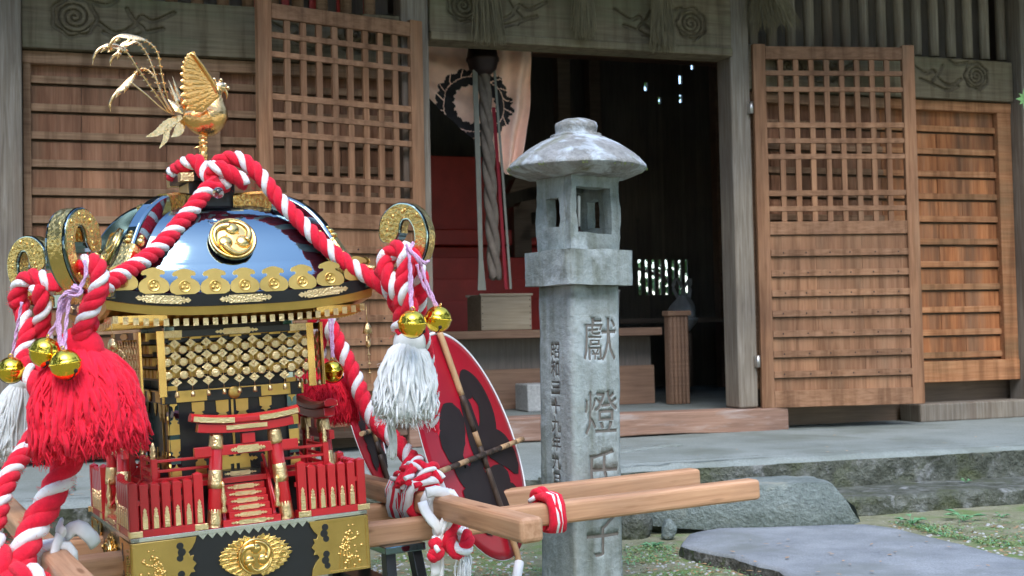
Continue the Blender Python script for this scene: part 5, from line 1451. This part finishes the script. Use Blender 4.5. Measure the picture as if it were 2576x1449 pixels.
# ---- tassels
def tassel(top, axis, L, w0, w1, n, mt, lab, seed, thick=.0042, wav=.006, flat=.8, knot=.016):
    rr = random.Random(seed); top = Vector(top); ax = Vector(axis).normalized()
    a = ax.orthogonal().normalized() if abs(ax.y) < 1e-6 else (Vector((1, 0, 0)) - ax*ax.x).normalized(); b = ax.cross(a)
    m = MB()
    m.merge(MB().ball((0, 0, 0), w0*1.02, 14, 0, (1, flat, 1)).jitter(.002, 40, seed), T(*(top + ax*w0*.3)))
    ns = 11
    pr = [(w0*.6 + (w1*.86 - w0*.6)*(1 - (1 - min(1, k/9*1.25))**2), L*.93*k/9) for k in range(10)]
    core = MB().lathe(pr, (0, 0, 0), 20)
    Q = Matrix(((a.x, b.x, ax.x, top.x), (a.y, b.y, ax.y, top.y), (a.z, b.z, ax.z, top.z), (0, 0, 0, 1))) @ Matrix.Diagonal((1, flat, 1, 1)); m.merge(core, Q)
    for i in range(n):
        q = math.sqrt(rr.random()) if i % 3 else rr.uniform(.88, 1.0); an = rr.uniform(0, 6.283); ln = L*rr.uniform(.86, 1.05)*(1 - .06*q)
        s1, s2, p1, p2 = rr.uniform(5, 10), rr.uniform(10, 18), rr.uniform(0, 6), rr.uniform(0, 6)
        pts = []
        for k in range(ns):
            t = k/(ns-1)
            rad = w0*.75*min(1, .35 + 3*t) + (w1 - w0*.75)*(1 - (1 - min(1, t*1.25))**2.0)
            z = ln*t - w0*.5*(1-t)*(1 - q)
            c = top + ax*z + (a*math.cos(an) + b*flat*math.sin(an))*rad*q
            c += (a*math.sin(s1*t + p1) + b*math.sin(s2*t + p2)*.8)*wav*t
            pts.append(c)
        th = thick*rr.uniform(.75, 1.2)
        m.tube(pts, [th*(1 - .45*(k/(ns-1))**3) for k in range(ns)], 5, 0, jit=.1)
    for i in range(int(n*.9) if 'red' in mt else 0):   # fine outer yarns
        an = rr.uniform(0, 6.283); ln = L*rr.uniform(.8, 1.04); s1, p1, p2 = rr.uniform(6, 14), rr.uniform(0, 6), rr.uniform(0, 6); pts = []
        for k in range(9):
            t = .06 + .94*k/8; rad = w0*.75*min(1, .35 + 3*t) + (w1 - w0*.75)*(1 - (1 - min(1, t*1.25))**2.0)
            pts.append(top + ax*ln*t + (a*math.cos(an + .12*math.sin(s1*t + p1)) + b*flat*math.sin(an + .12*math.sin(s1*t + p1)))*(rad*1.0 + .004*math.sin(s1*t + p2)))
        m.tube(pts, [thick*.42*(1 - .4*(k/8)**2) for k in range(9)], 4, 0, jit=.1)
    # wispy ends
    for i in range(n):
        an = rr.uniform(0, 6.283); q = math.sqrt(rr.random()); c = top + ax*L*rr.uniform(.9, 1.02) + (a*math.cos(an) + b*flat*math.sin(an))*w1*q
        m.tube([c, c + ax*L*rr.uniform(.03, .08) + (a*math.cos(an) + b*math.sin(an))*.006], [.0009, .0003], 3, 0, caps=False)
    for i in range(n*2):
        t = rr.uniform(.15, 1); an = rr.uniform(0, 6.283); rad = w0*.75 + (w1 - w0*.75)*(1 - (1 - min(1, t*1.25))**2.0); c = top + ax*L*t + (a*math.cos(an) + b*flat*math.sin(an))*rad*1.0
        dd = Vector((rr.gauss(0, 1), rr.gauss(0, 1), rr.gauss(0, 1)))*.006 + ax*.006; m.tube([c, c + dd], [.0006, .0002], 3, 0, caps=False)
    o = m.build('tassel', M[mt]); return tag(o, lab, 'tassel', 'tassels hanging from the roof corners')
d = 2.50
tassel(P(200, 862, 2.52), P(232, 1140, 2.52) - P(200, 862, 2.52), .215, .045, .108, 430, 'tasselred', 'large fluffy red tassel hanging in front at the left roof corner', 3, .0060, .011)
tassel(P(1030, 850, 2.79), P(1018, 1060, 2.79) - P(1030, 850, 2.79), .178, .034, .068, 260, 'tasselwhite', 'white cotton tassel hanging before the big red fan', 5, .0040, .009)
tassel(P(798, 925, 3.46), P(798, 1060, 3.46) - P(798, 925, 3.46), .145, .045, .105, 420, 'tasselred', 'fluffy red tassel seen behind the red gate on the right', 8, .0042, .008)
tassel(P(52, 955, 3.13), P(22, 1140, 3.13) - P(52, 955, 3.13), .19, .026, .050, 140, 'tasselwhite', 'white cotton tassel behind the ropes at the left edge', 9, .0042, .006)
m = MB(); rr = random.Random(4)
for i in range(40):
    x = 1166 + rr.gauss(0, 7); q = px([(1160 + rr.gauss(0, 4), 1375, 2.985), (x, 1400, 2.98 + rr.gauss(0, .006)), (x + rr.gauss(0, 6), 1440, 2.98 + rr.gauss(0, .01)), (x + rr.gauss(0, 8), 1500, 2.98)])
    m.tube(catmull(q, 4), .0026, 5, 0)
o = m.build('tassel', M['tasselwhite']); tag(o, 'thin white tassel under the rope end below the big fan', 'tassel')
m = MB()
for i in range(26):
    x = 985 + rr.gauss(0, 5); q = px([(975 + rr.gauss(0, 6), 1045, 2.80), (x - 5, 1075, 2.80 + rr.gauss(0, .006)), (x, 1110, 2.80), (x + rr.gauss(0, 5), 1150 + rr.uniform(-20, 8), 2.81)])
    m.tube(catmull(q, 4), .0018, 5, 0)
o = m.build('loose_strands', M['tasselwhite']); tag(o, 'loose white strands trailing below the white tassel', 'strands')

# ---- bells
def bell(c, r, lab, cords, tilt=(0, 0, 1), yaw=0):
    c = Vector(c); F = T(*c)
    t = thing('jingle_bell', lab, 'bell', (0, 0, 0), F, 'golden jingle bells on the ropes')
    m = MB(); pr = []
    for i in range(29):
        a = math.pi*i/28; rr, z = r*math.sin(a), -r*math.cos(a)
        bump_ = .085*r*max(0, 1 - (abs(z - .10*r)/(.085*r))**2) if abs(z - .10*r) < .085*r else 0
        pr.append((max(.0003, rr + bump_), z))
    m.lathe(pr, (0, 0, 0), 36)
    q = Vector(tilt).normalized().to_track_quat('Z', 'Y').to_matrix().to_4x4() @ Matrix.Rotation(yaw, 4, 'Z')
    m.xf(q); body = m.build('bell_body', M['bellgold'], t)
    m = MB()
    for i in range(25):
        pass
    arc = [Vector((r*1.004*math.sin(a), 0, -r*1.004*math.cos(a))) for a in [R(-62 + 124*i/20) for i in range(21)]]
    m.sweep(arc, [(-r*.045, -.0008), (r*.045, -.0008), (r*.045, .0008), (-r*.045, .0008)], up=(0, 1, 0)) if False else m.tube(arc, r*.05, 6)
    for s in (-1, 1): m.ball(arc[0 if s < 0 else -1], r*.15, 8, 0, (.7, 1, 1))
    m.xf(q); m.build('slot', M['crest'], body)
    m = MB(); m.tube([q @ Vector((r*.16*math.cos(a), 0, r*1.06 + r*.16*math.sin(a))) for a in [6.283*i/14 for i in range(14)]], r*.05, 6, closed=True); m.build('loop', M['gold'], body)
    m = MB()
    for cd in cords:
        w = [p - c for p in px(cd)]; pts = resample(catmull(w, 8), .004)
        fr = frames(pts)
        for k in range(2):
            m.tube([p + (fr[i][1]*math.cos(i*.5 + k*3.14) + fr[i][2]*math.sin(i*.5 + k*3.14))*.0018 for i, p in enumerate(pts)], .0024, 6)
    if cords: m.build('cord', M['cord'], t)
    return t
bell(P(165, 917, 2.425), .0285, 'bright gold jingle bell in front of the large red tassel', [[(212, 655, 2.46), (216, 690, 2.455), (200, 725, 2.45), (172, 745, 2.45), (155, 770, 2.45), (150, 820, 2.44), (158, 885, 2.43)], [(205, 735, 2.45), (170, 735, 2.44), (150, 760, 2.44), (146, 830, 2.44), (157, 885, 2.43)], [(190, 715, 2.45), (175, 755, 2.445), (166, 820, 2.44), (163, 885, 2.43)], [(172, 745, 2.44), (196, 742, 2.435), (205, 728, 2.44), (180, 722, 2.44)]], (-.15, -.1, 1), .4)
bell(P(113, 886, 2.46), .0285, 'gold jingle bell tilted beside the rope, left of the bell in front of the tassel', [[(172, 748, 2.46), (150, 800, 2.46), (125, 840, 2.46), (118, 860, 2.46)]], (.25, -.15, 1), 1.2)
bell(P(28, 931, 2.98), .030, 'gold jingle bell above the white tassel at the left edge', [[(55, 760, 2.98), (40, 840, 2.98), (30, 898, 2.98)]], (0, -.1, 1), .3)
bell(P(1037, 815, 2.70), .029, 'gold jingle bell on top of the white tassel', [[(1022, 625, 2.73), (1030, 650, 2.72), (1031, 720, 2.71), (1034, 780, 2.70)], [(1040, 610, 2.73), (1030, 640, 2.715), (1035, 700, 2.71), (1036, 780, 2.70)], [(1030, 625, 2.72), (1048, 645, 2.715), (1070, 662, 2.72), (1078, 655, 2.73)], [(1022, 615, 2.72), (1040, 640, 2.71), (1062, 668, 2.72)]], (.05, -.15, 1), -.5)
bell(P(1102, 803, 2.78), .0285, 'gold jingle bell hanging just above the top of the big red fan', [[(1048, 665, 2.79), (1062, 710, 2.785), (1082, 745, 2.78), (1097, 772, 2.78)], [(1058, 660, 2.79), (1072, 710, 2.785), (1088, 745, 2.78), (1100, 772, 2.78)]], (.2, -.1, 1), .8)
bell(P(836, 935, 3.33), .0285, 'gold jingle bell before the red tassel on the right of the shrine body', [[(828, 800, 3.35), (832, 850, 3.34), (836, 900, 3.33)], [(836, 800, 3.35), (837, 850, 3.34), (838, 900, 3.33)]], (0, -.1, 1), 0)
o = MB().ball((0, 0, 0), .0125, 14).build('glass_bead', M['glass'], F=T(*P(549, 485, 2.84))); tag(o, 'clear glass bead under the rope crossing on the roof top', 'bead')

# ---- fans
def fan(cpx, top, bot, lft, rgt, lab, foot, strokes=True, seed=0):
    t = thing('round_fan', lab, 'fan', (0, 0, 0), I4)
    TP, BT, LP, RP = P(*top), P(*bot), P(*lft), P(*rgt)
    c = (TP + BT)/2; v = (TP - BT)/2; u = (RP - LP)/2
    n = u.cross(v).normalized()
    if n.dot(Vector((0, 0, HC)) - c) < 0: n = -n
    f = lambda a, b, h=0: c + u*a + v*b + n*h
    m = MB()
    NR, NA = 14, 96
    vs = [f(0, 0)]
    for j in range(1, NR+1):
        for i in range(NA):
            a = 2*math.pi*i/NA; r = j/NR
            # slightly squared fan outline
            vs.append(f(r*math.cos(a), r*math.sin(a)*(1.0 if math.sin(a) > -.5 else 1.0), .010*(1-r*r)))
    fs = [(0, 1+i, 1+(i+1) % NA) for i in range(NA)]
    for j in range(NR-1):
        for i in range(NA): fs.append((1+j*NA+i, 1+(j+1)*NA+i, 1+(j+1)*NA+(i+1) % NA, 1+j*NA+(i+1) % NA))
    k = len(vs); vs += [p - n*.003 for p in vs]
    fs2 = [[q + k for q in g][::-1] for g in fs]; b = 1+(NR-1)*NA
    fs3 = [(b+i, k+b+i, k+b+(i+1) % NA, b+(i+1) % NA) for i in range(NA)]
    m.add(vs, fs + fs2 + fs3, 0, True)
    face = m.build('face', M['fanred'], t)
    m = MB(); m.tube([f(1.004*math.cos(2*math.pi*i/NA), 1.004*math.sin(2*math.pi*i/NA), -.003) for i in range(NA)], [.0052 if math.cos(2*math.pi*i/NA - .5) > .25 else .0012 for i in range(NA)], 8, closed=True); m.build('white_rim', M['cloth'], face)
    def stroke(mb, pts, ws):
        q = catmull([Vector((a, b, 0)) for a, b in pts], 8); N = len(q); vs = []
        for i, p in enumerate(q):
            d = (q[min(i+1, N-1)] - q[max(i-1, 0)]).normalized(); s = Vector((-d.y, d.x, 0)); tt = i/(N-1)*(len(ws)-1); j = min(int(tt), len(ws)-2); w = ws[j] + (ws[j+1]-ws[j])*(tt-j)
            w *= .45 + .55*min(1, min(i, N-1-i)/3)
            for sg in (1, -1):
                e = p + s*w*sg; rr = min(.985, math.hypot(e.x, e.y)); 
                if math.hypot(e.x, e.y) > .985: e = e*(.985/math.hypot(e.x, e.y))
                vs.append(f(e.x, e.y, .010*(1-rr*rr) + .0011 + stroke.k*.0002))
        stroke.k += 1
        mb.add(vs, [(2*i, 2*i+1, 2*i+3, 2*i+2) for i in range(N-1)], 0, True)
    stroke.k = 0
    m = MB()
    for pts, ws in (([(.12, .42), (.28, .52), (.46, .42), (.5, .25), (.36, .08), (.12, -.02)], [.09, .13, .16, .18, .16, .11]),
                    ([(.08, .46), (.04, .2), (.0, .0), (.02, -.2)], [.1, .14, .16, .14]),
                    ([(-.1, .28), (-.32, .22), (-.5, .1), (-.62, -.08)], [.1, .2, .2, .12]),
                    ([(-.42, .2), (-.5, -.06), (-.46, -.22), (-.3, -.2)], [.12, .13, .11, .1]),
                    ([(.12, .02), (.4, -.06), (.66, -.16), (.82, -.34)], [.13, .17, .18, .13]),
                    ([(-.15, -.1), (-.2, -.34), (-.18, -.56), (-.3, -.66)], [.14, .15, .14, .07]),
                    ([(.5, -.36), (.2, -.34), (-.3, -.4), (-.6, -.34)], [.1, .12, .12, .06]),
                    ([(.04, -.34), (.12, -.6), (.26, -.9)], [.16, .16, .14]),
                    ([(.38, -.42), (.56, -.62), (.72, -.66), (.8, -.56)], [.09, .15, .16, .10]),
                    ([(-.42, -.42), (-.4, -.6), (-.3, -.75)], [.12, .1, .03])):
        stroke(m, pts, ws)
    m.build('brush_mark', M['fanblack'], face)
    hd = [f(.0 + .02*k/8, 1.02 - 2.04*k/8, .014) for k in range(9)] + [Vector(P(*foot))]
    hm = MB(); q = resample(catmull(hd, 5), .02); h1 = int(len(q)*.27)
    for a, b_, mi in ((0, h1, 0), (h1, int(len(q)*.42), 1), (int(len(q)*.42), int(len(q)*.48), 0), (int(len(q)*.48), int(len(q)*.56), 1), (int(len(q)*.56), int(len(q)*.8), 1), (int(len(q)*.8), len(q)-1, 0)):
        hm.tube(q[a:b_+1], .0085, 8, mi, caps=True)
    hm.build('handle', [M['bamboo'], M['bamboo_dark']], t)
    cm = MB(); q = [f(-1.03 + 2.06*k/10, -.10 - .0*k, .020) for k in range(11)]
    for a, mi in ((0, 0), (1, 1), (2, 0), (3, 1), (4, 1), (5, 1), (6, 1), (7, 0), (8, 0), (9, 0)): cm.tube(q[a:a+2], .0075, 8, mi)
    cm.build('cross_stick', [M['bamboo'], M['bamboo_dark']], t)
    if foot[1] > 1430:
        e = q; a, b_ = P(*foot), f(.02, -1.05, .014); d = (a - b_).normalized()
        MB().tube([a - d*.03, a + d*.06], .0125, 10).build('foot_wrap', M['cloth'], t)
    return t
fan(None, (1094, 840, 3.42), (1288, 1402, 3.42), (1088, 1159, 3.16), (1294, 1083, 3.68), 'big round red fan with black brush strokes leaning behind the pole', (1302, 1440, 3.40))
fan(None, (876, 925, 3.95), (966, 1218, 3.95), (892, 1085, 3.82), (953, 1066, 4.08), 'second red fan with black brush strokes standing behind the ropes', (1000, 1300, 3.95))
# ------------------------------------------------------------------ trees
def tree(x, y, h, cr, cz, n, lab, seed, ls=.16, grp=None, squash=1.0):
    rr = random.Random(seed)
    t = thing('tree', lab, 'tree', (x, y, 0), I4, grp)
    m = MB(); b = Vector((x, y, -.05)); top = Vector((x + rr.uniform(-.3, .3), y + rr.uniform(-.3, .3), h*.8))
    m.tube(catmull([b, b.lerp(top, .4) + Vector((rr.uniform(-.15, .15), 0, 0)), top], 5), [.22*h/7*(1 - .075*i) for i in range(11)], 9)
    for k in range(9):
        s = b.lerp(top, rr.uniform(.35, .95)); an = rr.uniform(0, 6.28); e = s + Vector((math.cos(an)*cr*.7, math.sin(an)*cr*.7, rr.uniform(.3, 1.2)))
        m.tube([s, s.lerp(e, .5) + Vector((0, 0, .12)), e], [.06*h/7, .04*h/7, .015], 6)
    m.build('trunk', M['bark'], t)
    m = MB(); c0 = Vector((x, y, cz)); cl = []
    for k in range(26):
        d = Vector((rr.gauss(0, 1), rr.gauss(0, 1), rr.gauss(0, 1))).normalized()*rr.uniform(.35, 1)**.5
        cl.append((c0 + Vector((d.x*cr, d.y*cr, d.z*(h - cz)*squash)), cr*rr.uniform(.22, .42)))
    for i in range(n):
        c, r = rr.choice(cl); d = Vector((rr.gauss(0, 1), rr.gauss(0, 1), rr.gauss(0, .8))); d = d.normalized()*r*rr.random()**.4
        p = c + d; a = Vector((rr.gauss(0, 1), rr.gauss(0, 1), rr.gauss(0, .6))).normalized(); bq = a.cross(Vector((rr.gauss(0, 1), rr.gauss(0, 1), rr.gauss(0, 1)))).normalized(); s = ls*rr.uniform(.6, 1.3)
        m.add([p, p + a*s*.5 + bq*s*.3, p + a*s, p + a*s*.5 - bq*s*.3], [(0, 1, 2, 3)])
    m.build('crown', M['leaf'] if rr.random() < .7 else M['leafl'], t)
    return t
GB = 'trees around the clearing behind the viewer'
k = 0
for an, rad, h in ((-100, 9, 10), (-78, 10, 9), (-56, 9, 9.5), (-34, 9.5, 8.5), (-12, 9, 9), (12, 9.5, 9.5), (36, 9, 9), (60, 9.5, 9.5), (84, 10, 9.5), (106, 9.5, 10), (128, 10, 9), (-122, 10, 9)):
    a = R(an); tree(.5 + rad*math.sin(a), 1.5 - rad*math.cos(a), h, 2.9, h*.52, 3600, 'leafy green tree at the edge of the clearing, out of view', 20 + k, .34, GB); k += 1
GH = 'trees behind the hall'
for k, (x, y) in enumerate(((-.2, 13.2), (1.9, 12.6), (4.2, 12.9), (-2.5, 13.5))):
    tree(x, y, 3.0, 1.7, 1.6, 2600, 'green tree behind the hall glimpsed through the slatted window', 63 + k, .15, GH, 1.0)
# maple twig reaching into the right edge
t = MB(); c = P(2592, 248, 5.4)
t.tube(catmull([P(4300, -700, 6.2), P(3300, -160, 5.8), P(2760, 150, 5.5), c], 6), [.016 - .0008*i for i in range(19)], 6, 1)
for q, (dx, dy) in enumerate(((0, 0), (20, -14))):
    cc = P(2580 + dx, 249 + dy, 5.4 - .03*q)
    for k in range(7):
        a = R(90 + (k-3)*42); d = Vector((-math.sin(a)*.6 - .55*0, -.15, math.cos(a)*.9)); d = Vector((math.cos(R(180 + (k-3)*38)), -.2, math.sin(R(180 + (k-3)*38))))
        L = (.05, .045, .038, .03, .038, .045, .05)[k]*(1.0 if k != 3 else 1.5); s = d.cross(Vector((0, 1, 0))).normalized()
        t.add([cc, cc + d*L*.45 + s*L*.2, cc + d*L, cc + d*L*.45 - s*L*.2], [(0, 1, 2, 3)], 0)
o = t.build('maple_twig', [M['leafl'], M['bark']]); tag(o, 'bright green maple twig poking in at the right edge', 'twig')
